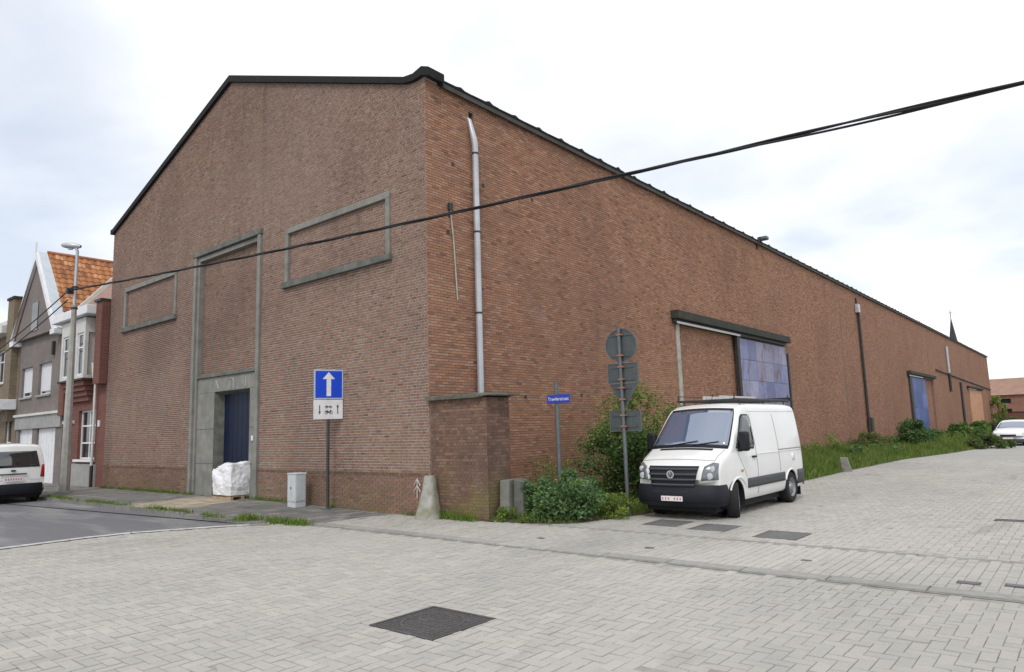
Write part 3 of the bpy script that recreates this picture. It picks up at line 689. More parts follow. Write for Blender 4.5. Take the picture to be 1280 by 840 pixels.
# concrete frames
for (a, b_, c_, d_) in FRM:
    fr = MB()
    fr.box(a - 0.02, -0.035, c_ + 0.14, a + 0.13, 0.055, d_ - 0.14); fr.box(b_ - 0.13, -0.035, c_ + 0.14, b_ + 0.02, 0.055, d_ - 0.14)
    fr.box(a - 0.02, -0.04, d_ - 0.14, b_ + 0.02, 0.056, d_ + 0.02)
    w = fr.build('window_surround', 'concrete', WH, bevel=0.008)
    MB().box(a - 0.08, -0.11, c_ - 0.03, b_ + 0.08, 0.06, c_ + 0.138).build('sill', 'concrete_sill', w, bevel=0.01)
def stepped_frame(x0, x1, zt):
    """two stepped mouldings running up both sides and across the head"""
    j1 = MB().box(x0 - 0.10, -0.07, 0.0, x0 + 0.06, 0.1, zt).build('portal_jamb', 'concrete', WH, bevel=0.008)
    j2 = MB().box(x1 - 0.06, -0.07, 0.0, x1 + 0.10, 0.1, zt).build('portal_jamb', 'concrete', WH, bevel=0.008)
    MB().box(x0 - 0.13, -0.09, zt + 0.001, x1 + 0.13, 0.1, zt + 0.16).build('portal_head', 'concrete_sill', WH, bevel=0.008)
    MB().box(x0 + 0.061, 0.0, 0.0, x0 + 0.19, 0.2, zt - 0.002).build('inner_jamb', 'concrete', WH, bevel=0.006)
    MB().box(x1 - 0.19, 0.0, 0.0, x1 - 0.061, 0.2, zt - 0.002).build('inner_jamb', 'concrete', WH, bevel=0.006)
    MB().box(x0 + 0.191, -0.005, zt - 0.16, x1 - 0.191, 0.2, zt - 0.03).build('inner_head', 'concrete', WH, bevel=0.006)
stepped_frame(PX0, PX1, PZ)
# door surround in concrete with splayed reveal, and the blue door deep inside
ds = MB(); a, b_ = PX0 + 0.192, PX1 - 0.192; y0 = 0.05
ds.box(a, y0, 0.0, DX0 - 0.10, 0.9, DZ + 0.1); ds.box(DX1 + 0.10, y0, 0.0, b_, 0.9, DZ + 0.1)
ds.box(a, y0, DZ + 0.101, b_, 0.9, LZ - 0.09)
dso = ds.build('door_surround', 'concrete', WH, bevel=0.01)
MB().box(a, -0.01, LZ - 0.089, b_, 0.3, LZ + 0.01).build('lintel_ledge', 'concrete_sill', WH, bevel=0.006)
rv = MB()
for xa, xb in ((DX0 - 0.10, DX0 - 0.02), (DX1 + 0.10, DX1 + 0.04)):
    pts = [(xa, 0.052), (xb, 0.42), (xa, 0.42)]
    rv.prism(pts, 'z', 0.0, DZ + 0.099)
rv.prism([(0.052, DZ + 0.1), (0.42, DZ + 0.1), (0.42, DZ)], 'x', DX0 - 0.09, DX1 + 0.09)
rv.build('reveal', 'concrete_sill', dso)
for zj in (1.05, 2.1):
    MB().box(a + 0.004, y0 - 0.003, zj, DX0 - 0.104, y0 + 0.02, zj + 0.012).build('joint', 'concrete_dark', dso)
    MB().box(DX1 + 0.104, y0 - 0.003, zj, b_ - 0.004, y0 + 0.02, zj + 0.012).build('joint', 'concrete_dark', dso)
mk = MB(); cx_ = (DX0 + DX1) / 2; zc = DZ + 0.31
mk.tube([(cx_ - 0.13, 0.048, zc - 0.16), (cx_ - 0.13, 0.048, zc + 0.08), (cx_ - 0.07, 0.048, zc + 0.16), (cx_ + 0.05, 0.048, zc + 0.16), (cx_ + 0.11, 0.048, zc + 0.08), (cx_ + 0.11, 0.048, zc - 0.16)], 0.02, 6)
mk.tube([(cx_ - 0.95, 0.048, zc + 0.14), (cx_ - 0.78, 0.048, zc - 0.12)], 0.018, 6); mk.tube([(cx_ + 0.82, 0.048, zc + 0.14), (cx_ + 0.82, 0.048, zc - 0.14)], 0.02, 6)
mk.build('faded_letters', 'concrete_mark', dso)
dr = MB().box(DX0 - 0.1, 0.36, 0.0, DX1 + 0.1, 0.40, DZ + 0.05).build('door', 'door_blue', WH)
n_ = 7
for i in range(n_):                               # vertical boards of the door
    w_ = (DX1 - DX0) / n_; x0 = DX0 + i * w_
    MB().box(x0 + 0.006, 0.344, 0.02, x0 + w_ - 0.006, 0.359, DZ + 0.02).build('board', 'door_blue', dr)
MB().box(DX1 + 0.30, 0.0, 1.72, DX1 + 0.40, 0.049, 1.86).build('door_bell', 'white_paint', WH)
# long side wall
XW = 0.0
B1 = (SX(838, 388)[1], SX(980, 422)[1], SX(838, 402)[2], SX(838, 388)[2])
D1 = (SX(920, 420)[1], SX(980, 430)[1], 0.0, SX(920, 420)[2] - 0.02)
B2 = (SX(1133, 463)[1], SX(1166, 472)[1], 5.15, 5.50)
D2 = (SX(1137, 470)[1], SX(1155, 472)[1], 0.0, 5.10)
B3 = (84.6, 98.0, 4.95, 5.25); D3 = (SX(1211, 486)[1], SX(1226, 490)[1], 0.0, 4.9)
IN1 = (B1[0] + 0.55, D1[0] - 0.05, 0.0, B1[2] - 0.02); IN2 = (D2[1] + 0.05, B2[1] - 0.2, 0.0, 5.1)
hole = (SX(588, 150)[1] - 0.06, SX(588, 150)[1] + 0.1, 9.45, 9.72)
so = [IN1, D1, D2, IN2, D3, hole]
m = MB()
for (a, b_, c_, d_) in wall_cells(0.45, YE, -0.1, 9.9, [(o[0], o[1], o[2] if o[2] > 0 else -0.1, o[3]) for o in so]): m.box(-0.45, a, c_, -0.008, b_, d_)
m.box(-18.1, 108.2, -0.1, -0.451, 108.6, 9.9); m.box(-18.1, 0.451, -0.1, -17.7, 108.19, 9.9)
m.box(-0.0079, 0.009, -0.05, -0.0066, 0.4495, 9.9)
sw = m.build('side_wall', 'mortar_side', WH)
sb = course_bricks('S', 0.0, 46.0, 0.0, STOP, None, so, 0.0, 'run', jit=0.03, j=0.0125)
lay_pieces('brick', 'S', sb, 0.012, sw, 'brick_side', 300, 0.0015, 'side_brick_field', minsize=0.15)
sb2 = course_bricks('S', 46.0, YE, 0.0, STOP, None, so, 0.0, 'run', j=0.0125)
lay_pieces('brick', 'S', sb2, 0.010, sw, 'brick_side', 0, 0.0015, 'far_brick_field')
infs = []
for q in (IN1, IN2):
    MB().box(-0.45, q[0], -0.1, -0.10, q[1], q[3]).build('infill_wall', 'mortar_side', WH)
    infs += course_bricks('S', q[0], q[1], 0.0, q[3], None, [], -0.09, 'flem')
lay_pieces('brick', 'S', infs, 0.012, sw, 'brick_side', 0, 0.0015, 'infill_brick_field')
MB().box(-0.3, hole[0], hole[2], -0.1, hole[1], hole[3]).build('outlet', 'dark_steel', WH)
# canopies and sliding doors
def canopy(B, proj=0.30, lip=True):
    c = MB().box(0.005, B[0], B[2] + 0.10, proj, B[1], B[3]).build('canopy', 'concrete_dark', WH, bevel=0.02)
    MB().box(0.006, B[0] + 0.05, B[2] - 0.03, 0.14, B[1] - 0.25, B[2] + 0.098).build('door_rail', 'dark_steel', WH)
    MB().box(0.141, B[0] + 0.15, B[2] - 0.05, 0.165, (B[0] + B[1]) / 2, B[2] + 0.03).build('rail_strip', 'aluminium', WH)
canopy(B1); canopy(B2); canopy(B3)
def sheet_door(D, x0, mat, cols, rows, frame):
    d = MB().box(x0 - 0.06, D[0], 0.05, x0, D[1], D[3] - 0.02).build('sliding_door', frame, WH)
    cw = (D[1] - D[0]) / cols; z = 0.08
    hs = np.linspace(0.08, D[3] - 0.06, rows + 1)
    for i in range(cols):
        for j in range(rows):
            q = rng.random(3); mm = MB(); oo = rng.normal(0, 0.003)
            mm.box(x0 + 0.002, D[0] + i * cw + 0.012, hs[j] + 0.008, x0 + 0.016 + oo, D[0] + (i + 1) * cw - 0.012, hs[j + 1] - 0.008, tuple(q))
            mm.build('sheet', mat, d)
    return d
sheet_door(D1, 0.05, 'door_sheets', 6, 6, 'dark_steel')
MB().box(0.0, D1[0] - 0.24, 0.0, 0.13, D1[0] - 0.002, D1[3]).build('door_stile', 'dark_steel', WH)
MB().box(0.0, D1[1] + 0.002, 0.0, 0.13, D1[1] + 0.16, D1[3] - 0.35).build('door_stile', 'dark_steel', WH)
MB().box(0.0, B1[0] + 0.28, 0.0, 0.05, B1[0] + 0.52, B1[2] - 0.04).build('door_post', 'concrete_pale', WH, bevel=0.01)
sheet_door(D2, 0.05, 'door_sheets_blue', 3, 4, 'dark_steel')
MB().box(0.0, D2[0] - 0.75, 0.0, 0.14, D2[0] - 0.002, D2[3]).build('door_stile', 'dark_steel', WH)
d3 = MB().box(-0.05, D3[0], 0.0, 0.03, D3[1], D3[3]).build('sliding_door', 'tan_wood', WH)
for i in range(8):
    w_ = (D3[1] - D3[0]) / 8; MB().box(0.031, D3[0] + i * w_ + 0.02, 0.02, 0.05, D3[0] + (i + 1) * w_ - 0.02, D3[3] - 0.02).build('board', 'tan_wood', d3)
# rain pipes
def downpipe(y, z0, z1, r, mat, ztop=None, hood=True, brackets=(), x=0.12):
    p = MB()
    if hood: p.tube([(x, y, z0), (x, y, z1 - 0.75), (x - 0.005, y - 0.02, z1 - 0.6), (0.03, y - 0.09, z1 - 0.08), (-0.02, y - 0.10, z1)], [r, r, r, r * .75, r * .35], 12)
    else: p.tube([(x, y, z0), (x, y, z1)], r, 12)
    o = p.build('downpipe', mat, WH, smooth=True)
    for zb in brackets: MB().lathe([(r + .012, zb - .02), (r + .012, zb + .02)], (x, y, 0), 12).build('bracket', 'dark_steel', o, solid=0.01)
    return o
yp = SX(592, 300)[1]
downpipe(yp, 0.0, 9.55, 0.078, 'zinc', brackets=(4.6, 6.6, 8.6))
y2 = SX(1078, 470)[1]
p2 = downpipe(y2, 0.3, 8.6, 0.085, 'dark_steel', hood=False, brackets=(1.6, 4.2, 6.8))
MB().box(0.02, y2 - 0.32, 8.6, 0.24, y2 + 0.12, 9.15).build('hopper', 'zinc', p2, bevel=0.02)
MB().box(0.02, y2 - 0.05, 9.15, 0.10, y2 + 0.05, 9.6).build('outlet_strip', 'dark_steel', p2)
MB().box(0.0, y2 + 0.15, 1.0, 0.25, y2 + 0.75, 1.9).build('wall_box', 'dark_steel', WH, bevel=0.02)
y3 = SX(1184, 460)[1]
downpipe(y3, 6.2, 8.9, 0.13, 'zinc', hood=False); downpipe(y3, 4.3, 6.19, 0.12, 'dark_steel', hood=False)
downpipe(SX(1203, 510)[1], 0.0, 5.5, 0.12, 'pole_dark', hood=False)
MB().tube([tuple(SX(1170, 462, 0.06)), tuple(SX(1205, 475, 0.06)), tuple(SX(1238, 487, 0.06))], 0.07, 6).build('wall_pipe', 'dark_steel', WH)
# old conduit stub and holes near the corner
c0 = SX(563, 262, 0.03); c1 = SX(567, 300, 0.03); c2 = SX(572, 375, 0.03)
MB().tube([tuple(c0), tuple(c1), tuple(c2)], 0.018, 6).build('conduit', 'concrete_pale', WH)
MB().box(0.0, c0[1] - 0.06, c0[2] - 0.02, 0.06, c0[1] + 0.06, c0[2] + 0.16).build('conduit_box', 'dark_steel', WH)
for (px_, py_) in [(566, 205), (562, 270), (604, 232), (665, 250), (657, 496), (727, 494), (560, 290)]:
    q = SX(px_, py_); MB().box(0.0, q[1] - 0.05, q[2] - 0.045, 0.006, q[1] + 0.05, q[2] + 0.045).build('anchor_plate', 'dark_steel', WH)
for (pxa, pya, pxb, pyb) in [(1052, 390, 1063, 565), (1166, 476, 1172, 548), (1160, 440, 1162, 470)]:
    qa, qb = SX(pxa, pya), SX(pxb, pyb); y_ = (qa[1] + qb[1]) / 2
    MB().box(0.0, y_ - 0.09, max(qb[2], 0.0), 0.006, y_ + 0.09, qa[2]).build('movement_joint', 'mortar_side', WH)
# copings and roof
cp = MB()
prof = [(XL - 0.12, 10.0), (XL - 0.12, 10.24), (XL + 0.02, 10.26), (-9.02, 13.44), (-0.55, 10.38), (-0.30, 10.40), (0.02, 10.56), (0.34, 10.42), (0.34, 10.16), (0.02, 10.28), (-0.30, 10.14), (-9.02, 13.16), (XL + 0.02, 10.0)]
def band(mb, up, lo, y0, y1):
    n = len(up)
    for i in range(n - 1):
        (a, b_), (c_, d_) = up[i], up[i + 1]; (e, f_), (g_, h_) = lo[i], lo[i + 1]
        V = [(e, y0, f_), (g_, y0, h_), (c_, y0, d_), (a, y0, b_), (e, y1, f_), (g_, y1, h_), (c_, y1, d_), (a, y1, b_)]
        mb.add(V, [(0, 1, 2, 3), (4, 7, 6, 5), (3, 2, 6, 7), (0, 4, 5, 1), (0, 3, 7, 4), (1, 5, 6, 2)])
up = [(XL - 0.14, 10.20), (XL + 0.05, 10.21), (-9.02, 13.40), (-0.62, 10.25), (-0.30, 10.215), (0.0, 10.29), (0.24, 10.19)]
lo = [(XL - 0.14, 10.02), (XL + 0.05, 10.02), (-9.02, 13.18), (-0.62, 10.09), (-0.30, 10.04), (0.0, 10.07), (0.24, 9.98)]
band(cp, up, lo, -0.10, 0.42)
cp.build('gable_coping', 'black_coping', WH)
rf = MB()
for (xa, za, xb, zb) in [(-9.02, 13.0, 0.12, 10.06), (-9.02, 13.0, XL - 0.1, 10.0)]:
    V = [(xa, 0.5, za), (xb, 0.5, zb), (xb, YE, zb), (xa, YE, za)]
    rf.add(V + [(x_, y_, z_ - 0.12) for x_, y_, z_ in V], [(0, 1, 2, 3), (7, 6, 5, 4), (0, 4, 5, 1), (1, 5, 6, 2), (2, 6, 7, 3), (3, 7, 4, 0)])
rfo = rf.build('roof', 'roof_sheet', WH)
gt = MB().box(-0.30, 0.425, 10.0, 0.07, YE, 10.07).build('eaves_strip', 'black_coping', WH)
for i, y_ in enumerate(np.arange(0.43, YE - 0.5, 1.05)):     # roll ends of the roof sheets along the eaves
    r_ = rng.normal(0, 0.012)
    MB().prism([(y_, 10.071), (y_ + 1.03, 10.071), (y_ + 1.03, 10.11 + r_ * .5), (y_ + 0.80, 10.115 + r_ * .5), (y_ + 0.66, 10.165 + r_), (y_ + 0.50, 10.12), (y_, 10.11)], 'x', -0.5, 0.14).build('roof_sheet_end', 'black_coping', rfo)
# flood lamp on the eaves
fl = MB(); q = SX(950, 300, 0.2)
fx, fy, fz = 0.2, q[1], 10.2
MB().tube([(0.02, fy, 9.75), (0.15, fy, 10.1), (0.2, fy, 10.25)], 0.05, 8).build('flood_lamp_bracket', 'dark_steel', WH)
MB().box(0.05, fy + 0.02, 10.12, 0.50, fy + 0.36, 10.29).build('flood_lamp', 'pole_steel', WH, bevel=0.05)
# brick annex against the corner, under a concrete slab
AX1, AY1, AZ = 1.68, 0.74, 2.48
m = MB().box(0.0, 0.02, -0.1, AX1 - 0.008, AY1, AZ); an = m.build('annex', 'mortar_side', WH)
af = course_bricks('F', 0.03, AX1, 0.0, AZ, None, [], 0.012, 'cross'); asd = course_bricks('S', 0.012, AY1, 0.0, AZ, None, [], AX1, 'cross')
lay_pieces('brick', 'F', af, 0.010, an, 'brick_annex', 200, 0.0015, 'annex_brick_field', minsize=0.15)
lay_pieces('brick', 'S', asd, 0.010, an, 'brick_annex', 60, 0.0015, 'annex_side_brick_field', minsize=0.15)
sl = MB(); nn = 16
up_ = []
ys_ = [-0.10, 0.86]
P = []
for i in range(nn + 1):
    x_ = -0.02 + i * (AX1 + 0.22) / nn
    zt_ = AZ + 0.085 + 0.015 * math.sin(i * 1.7) - (0.05 if i > 13 else 0); zb_ = AZ + 0.002 + (0.03 * (i > 13))
    y0_ = -0.10 + 0.02 * math.sin(i * 2.3)
    P.append([(x_, y0_, zb_), (x_, y0_, zt_), (x_, 0.86, zt_ + 0.03), (x_, 0.86, zb_), (x_, y0_, zb_)])
sl.grid(P); sl.add([P[0][0], P[0][1], P[0][2], P[0][3]], [(0, 1, 2, 3)]); sl.add([P[-1][0], P[-1][1], P[-1][2], P[-1][3]], [(3, 2, 1, 0)])
sl.build('annex_slab', 'slab_dark', WH, bevel=0.01)
# chalk mark on the plinth
ck = MB(); q = SY(522, 610, -0.018)
for (u0, w0, u1, w1) in [(0, -.22, 0, .2), (-.1, .05, 0, .2), (.1, .05, 0, .2), (-.1, -.08, 0, .06), (.1, -.08, 0, .06)]:
    ck.tube([(q[0] + u0, q[1] - .012, q[2] + w0), (q[0] + u1, q[1] - .012, q[2] + w1)], 0.012, 5)
ck.build('chalk_mark', 'chalk', WH)

# ------------------------------------------------------------------ houses to the west
def window(parent, x0, x1, z0, z1, y, fmat='white_paint', glass='window_glass', mull=(), trans=(), blind=None, sill='grey_render', depth=0.0, sd=0.10):
    """window on a wall facing -Y: frame, panes between the bars, sill"""
    f = MB(); t = 0.07
    f.box(x0, y - 0.03, z0, x0 + t, y + 0.05, z1); f.box(x1 - t, y - 0.03, z0, x1, y + 0.05, z1)
    f.box(x0 + t, y - 0.03, z0, x1 - t, y + 0.05, z0 + t); f.box(x0 + t, y - 0.03, z1 - t, x1 - t, y + 0.05, z1)
    xs = [x0 + t] + [x0 + (x1 - x0) * q for q in mull] + [x1 - t]; zs = [z0 + t] + [z0 + (z1 - z0) * q for q in trans] + [z1 - t]
    for q in xs[1:-1]: f.box(q - 0.03, y - 0.028, z0 + t, q + 0.03, y + 0.048, z1 - t)
    for q in zs[1:-1]: f.box(x0 + t, y - 0.026, q - 0.03, x1 - t, y + 0.046, q + 0.03)
    fo_ = f.build('window', fmat, parent)
    for a, b_ in zip(xs[:-1], xs[1:]):
        for c_, d_ in zip(zs[:-1], zs[1:]): MB().box(a, y + 0.01, c_, b_, y + 0.02, d_).build('pane', glass, fo_)
    if blind: MB().box(x0 + t, y - 0.012, z0 + (z1 - z0) * blind, x1 - t, y + 0.008, z1 - t).build('roller_blind', 'blind_white', fo_)
    if sill: MB().box(x0 - 0.08, y - sd - 0.12, z0 - 0.10, x1 + 0.08, y + 0.03, z0 - 0.002).build('sill', sill, fo_, bevel=0.01)
    return fo_
def facade(parent, x0, x1, z0, z1, y, ops, mat, th=0.3, name='wall'):
    m = MB()
    for (a, b_, c_, d_) in wall_cells(x0, x1, z0, z1, ops): m.box(a, y, c_, b_, y + th, d_)
    return m.build(name, mat, parent)
# --- red house next to the warehouse
hx0, hx1 = -22.75, -18.16
H1 = thing('terraced_house', 'narrow dark red brick terraced house with white bay window beside the warehouse', 'house', (hx0, 0.0, 0.06))
W1 = hx1 - hx0
def hx(x): return x - hx0
gw = (hx(-21.0), hx(-19.15), 1.08, 3.05); dw = (hx(-22.55), hx(-21.75), 0.15, 3.0); bw = (hx(-22.0), hx(-19.5), 4.42, 6.75)
facade(H1, 0, W1, -0.06, 7.2, 0.03, [gw, dw, bw], 'house_red')
MB().box(0, 0.34, 0, 0.25, 9.5, 7.2).build('party_wall', 'house_red', H1); MB().box(W1 - 0.25, 0.34, 0, W1, 9.5, 7.2).build('party_wall', 'house_red', H1)
MB().box(0.26, 9.2, 0, W1 - 0.26, 9.5, 7.2).build('rear_wall', 'house_red', H1)
MB().box(0.3, 0.6, 3.2, W1 - 0.3, 9.1, 3.5).build('floor', 'grey_render', H1)
window(H1, *gw, 0.18, mull=(0.5,), trans=(0.33, 0.68), sill='white_paint', sd=0.16)
MB().box(hx(-21.35), -0.04, -0.05, hx(-18.9), 0.028, 0.9).build('plinth_panel', 'grey_render', H1)
bay = MB(); yb = -0.42
bay.box(bw[0] - 0.08, yb, bw[2] - 0.12, bw[1] + 0.08, 0.02, bw[2]); bay.box(bw[0] - 0.08, yb, 6.15, bw[1] + 0.08, 0.02, 6.75)
bay.box(bw[0] - 0.08, yb, bw[2], bw[0] + 0.10, yb + 0.14, 6.15); bay.box(bw[1] - 0.10, yb, bw[2], bw[1] + 0.08, yb + 0.14, 6.15)
bay.box(bw[0] + 0.75, yb + 0.01, bw[2], bw[1] - 0.75, yb + 0.12, 6.15)
bo = bay.build('bay', 'cream_paint', H1, bevel=0.01)
window(H1, bw[0] + 0.11, bw[0] + 0.74, bw[2] + 0.01, 6.14, yb + 0.07, trans=(0.66,), sill=None)
window(H1, bw[1] - 0.74, bw[1] - 0.11, bw[2] + 0.01, 6.14, yb + 0.07, trans=(0.66,), sill=None)
MB().box(bw[0] + 0.02, yb + 0.15, bw[2], bw[0] + 0.06, 0.02, 6.15).build('bay_side', 'cream_paint', bo); MB().box(bw[1] - 0.06, yb + 0.15, bw[2], bw[1] - 0.02, 0.02, 6.15).build('bay_side', 'cream_paint', bo)
MB().box(bw[0] - 0.15, yb - 0.06, bw[2] - 0.20, bw[1] + 0.15, 0.02, bw[2] - 0.121).build('bay_sill', 'concrete_dark', bo)
ap_ = MB()
for i in range(4): ap_.box(bw[0] - 0.02 + 0.06 * i, yb + 0.04 + i * 0.09, bw[2] - 0.40 - i * 0.2, bw[1] + 0.02 - 0.06 * i, 0.02, bw[2] - 0.21 - i * 0.2)
ap_.build('bay_apron', 'house_red', bo)
MB().box(-0.05, -0.62, 6.80, W1 - 0.65, 0.3, 7.16).build('cornice', 'white_paint', H1, bevel=0.03)
MB().box(0.0, -0.22, 2.9, 0.62, 0.02, 7.2).build('pilaster', 'house_red', H1); MB().box(W1 - 0.62, -0.28, 4.0, W1 - 0.02, 0.02, 7.25).build('pilaster', 'house_red', H1)
MB().box(W1 - 0.70, -0.35, 7.251, W1, 0.1, 7.35).build('pilaster_cap', 'slate', H1)
MB().box(dw[0], 0.2, 0.1, dw[1], 0.26, 3.0).build('front_door', 'door_dark', H1); MB().box(dw[0] - 0.1, -0.05, 2.55, dw[1] + 0.3, 0.2, 2.68).build('door_hood', 'cream_paint', H1)
dp = MB().tube([(hx(-19.0), -0.10, 0.85), (hx(-19.0), -0.10, 4.35)], 0.05, 10).build('downpipe', 'cream_paint', H1, smooth=True)
MB().tube([(hx(-19.0), -0.10, 0.0), (hx(-19.0), -0.10, 0.849)], 0.06, 10).build('drain_foot', 'dark_steel', dp)
MB().prism([(hx(-19.25), 4.9), (hx(-18.85), 4.75), (hx(-18.78), 4.3), (hx(-19.0), 4.2), (hx(-19.12), 4.4)], 'y', -0.2, -0.02).build('pipe_head', 'cream_paint', dp)
MB().box(hx(-18.95) + 0.12, -0.02, 2.35, hx(-18.95) + 0.27, 0.028, 2.6).build('number_plate', 'sign_white', H1)
r1 = MB(); rise = 2.1
rise = 3.3
V = [(-0.05, 0.1, 7.2), (W1, 0.1, 7.2), (W1, 3.0, 7.2 + rise), (-0.05, 3.0, 7.2 + rise), (W1, 9.5, 7.3), (-0.05, 9.5, 7.3)]
r1.add(V, [(0, 1, 2, 3), (3, 2, 4, 5)]); r1.build('roof', 'roof_pink', H1, solid=0.12)
for xa in (0.0, W1 - 0.22):
    MB().add([(xa, 0.1, 7.19), (xa + .2, 0.1, 7.19), (xa + .2, 3.0, 7.22 + rise), (xa, 3.0, 7.22 + rise), (xa, 0.1, 7.45), (xa + .2, 0.1, 7.45), (xa + .2, 3.0, 7.48 + rise), (xa, 3.0, 7.48 + rise)],
             [(0, 3, 2, 1), (4, 5, 6, 7), (0, 1, 5, 4), (1, 2, 6, 5), (2, 3, 7, 6), (3, 0, 4, 7)]).build('verge_coping', 'cream_paint', H1)
# --- grey house with the steep gable
gx0, gx1 = -29.15, -22.80; W2 = gx1 - gx0
H2 = thing('gabled_house', 'grey brick house with steep white edged gable and bright orange tiled roof', 'house', (gx0, 0.0, 0.06))
def g2(x): return x - gx0
wa = (g2(-28.75), g2(-27.15), 3.98, 5.40); wb_ = (g2(-26.25), g2(-24.55), 3.98, 5.42); wc = (g2(-28.75), g2(-26.7), 0.0, 2.45); wd = (g2(-26.1), g2(-23.6), 0.0, 2.45)
facade(H2, 0, W2, -0.06, 6.95, 0.0, [wa, wb_, wc, wd], 'house_grey')
MB().box(0, 0.31, 0, 0.25, 9.0, 6.9).build('party_wall', 'house_grey', H2); MB().box(W2 - 0.25, 0.31, 0, W2, 9.0, 6.9).build('party_wall', 'house_grey', H2)
MB().box(0.26, 8.7, 0, W2 - 0.26, 9.0, 6.9).build('rear_wall', 'house_grey', H2)
window(H2, *wa, 0.14, blind=0.16, sill='grey_render'); window(H2, *wb_, 0.14, blind=0.12, sill='grey_render')
window(H2, wc[0], wc[1], 0.02, 2.45, 0.12, mull=(0.5,), trans=(0.72,), sill=None, glass='white_paint')
gd_ = MB().box(wd[0], 0.12, 0.0, wd[1], 0.18, 2.45).build('garage_door', 'white_paint', H2)
for i in range(7):
    w_ = (wd[1] - wd[0]) / 7; MB().box(wd[0] + i * w_ + 0.015, 0.10, 0.03, wd[0] + (i + 1) * w_ - 0.015, 0.119, 2.42).build('board', 'white_paint', gd_)
MB().box(0.05, -0.08, 2.46, W2 - 0.05, -0.002, 3.05).build('fascia', 'grey_render', H2); MB().box(0.0, -0.16, 3.051, W2, -0.002, 3.16).build('fascia_cap', 'cream_paint', H2)
MB().box(wb_[1] + 0.15, -0.12, 5.7, wb_[1] + 0.35, -0.002, 6.3).build('wall_lamp', 'dark_steel', H2)
gy = -0.35; pk = (g2(-26.45), 10.75); el = (g2(-29.55), 6.75); er = (g2(-23.35), 6.75)
MB().prism([(el[0] + .25, el[1]), (er[0] - .25, er[1]), (pk[0], pk[1] - 0.25)], 'y', gy + 0.12, 0.3).build('gable', 'house_grey', H2)
MB().box(pk[0] - 0.42, gy + 0.09, 7.0, pk[0] + 0.42, gy + 0.119, 8.35).build('gable_window', 'window_glass', H2)
for (e, sgn) in ((el, -1), (er, 1)):
    b1 = MB(); n_ = Vector((pk[0] - e[0], pk[1] - e[1])).normalized(); o_ = Vector((-n_.y, n_.x)) * 0.2 * sgn
    b1.prism([(e[0], e[1]), (e[0] - o_.x, e[1] - o_.y * 0 - 0.0), (pk[0], pk[1] - 0.34), (pk[0], pk[1] + 0.05)] if sgn < 0 else [(e[0], e[1]), (pk[0], pk[1] + 0.05), (pk[0], pk[1] - 0.34), (e[0] - 0.28, e[1])], 'y', gy - 0.02, gy + 0.11)
    b1.build('bargeboard', 'white_paint', H2)
    MB().box(e[0] - 0.1 - 0.35 * (sgn > 0), gy - 0.03, e[1] - 0.22, e[0] + 0.1 + 0.35 * (sgn < 0), 0.3, e[1] - 0.002).build('eaves_box', 'white_paint', H2)
rd = MB()
for e in (el, er):
    V = [(e[0], gy + 0.12, e[1]), (pk[0], gy + 0.12, pk[1]), (pk[0], 9.0, pk[1]), (e[0], 9.0, e[1])]
    rd.add(V, [(0, 1, 2, 3)])
rdo = rd.build('roof', 'roof_orange', H2, solid=0.03)
sl_ = Vector((er[0] - pk[0], 0, er[1] - pk[1])); sln = sl_.length; sl_.normalize(); nn_ = Vector((-sl_.z, 0, sl_.x)) * (1 if -sl_.z > 0 else -1)
cl = MB()                                         # pale metal strip along the front of the roof slope
cl.add([tuple(Vector((pk[0], y_, pk[1])) + sl_ * s_ + nn_ * h_) for (y_, s_, h_) in [(gy + 0.1, 0.0, 0.02), (0.08, 0.0, 0.02), (0.20, sln, 0.02), (gy + 0.1, sln, 0.02), (gy + 0.1, 0.0, 0.07), (0.08, 0.0, 0.07), (0.20, sln, 0.07), (gy + 0.1, sln, 0.07)]],
       [(0, 1, 2, 3), (7, 6, 5, 4), (0, 4, 5, 1), (1, 5, 6, 2), (2, 6, 7, 3), (3, 7, 4, 0)]); cl.build('verge_cladding', 'pale_cladding', rdo)
def tile_mesh(r3):
    P = []; wT, hT = 0.31, 0.37
    for i in range(2):
        row = []
        for j in range(5):
            u = (j / 4 - 0.5) * wT; lift = 0.03 * math.cos((j / 4 - 0.3) * 2 * math.pi)
            q = Vector((0, 1, 0)) * u + sl_ * ((i - 0.5) * hT) + nn_ * (lift + 0.05 + (0.03 if i == 1 else 0.0))
            row.append(tuple(q))
        P.append(row)
    V = [p for row in P for p in row] + [tuple(Vector(p) - nn_ * 0.03) for p in P[1]]
    F = [(j, j + 1, 5 + j + 1, 5 + j) for j in range(4)] + [(5 + j, 5 + j + 1, 10 + j + 1, 10 + j) for j in range(4)]
    me = mesh_np('tile', np.array(V), np.array(F), np.tile(r3, (8, 1))); me.materials.append(MATS['roof_tile']); return me
tms = [tile_mesh(rng.random(3)) for _ in range(12)]
tl_ = []
for r_ in range(int(sln / 0.33)):
    for c_ in range(19):
        o = bpy.data.objects.new('tile', tms[int(rng.integers(0, 12))]); COL.objects.link(o); o.parent = rdo
        o.location = Vector((pk[0], 0.26 + c_ * 0.30, pk[1])) + sl_ * (0.2 + r_ * 0.33)
MB().tube([(pk[0], 0.1, pk[1] + 0.06), (pk[0], 9.0, pk[1] + 0.06)], 0.10, 8).build('ridge_cap', 'roof_orange', rdo)
MB().tube([(pk[0], gy - 0.02, pk[1]), (pk[0], gy - 0.02, pk[1] + 0.5)], 0.035, 6).build('finial', 'white_paint', rdo)
MB().box(g2(-23.2), 0.8, 7.0, g2(-22.85), 3.2, 7.5).build('gutter_box', 'slate', H2)
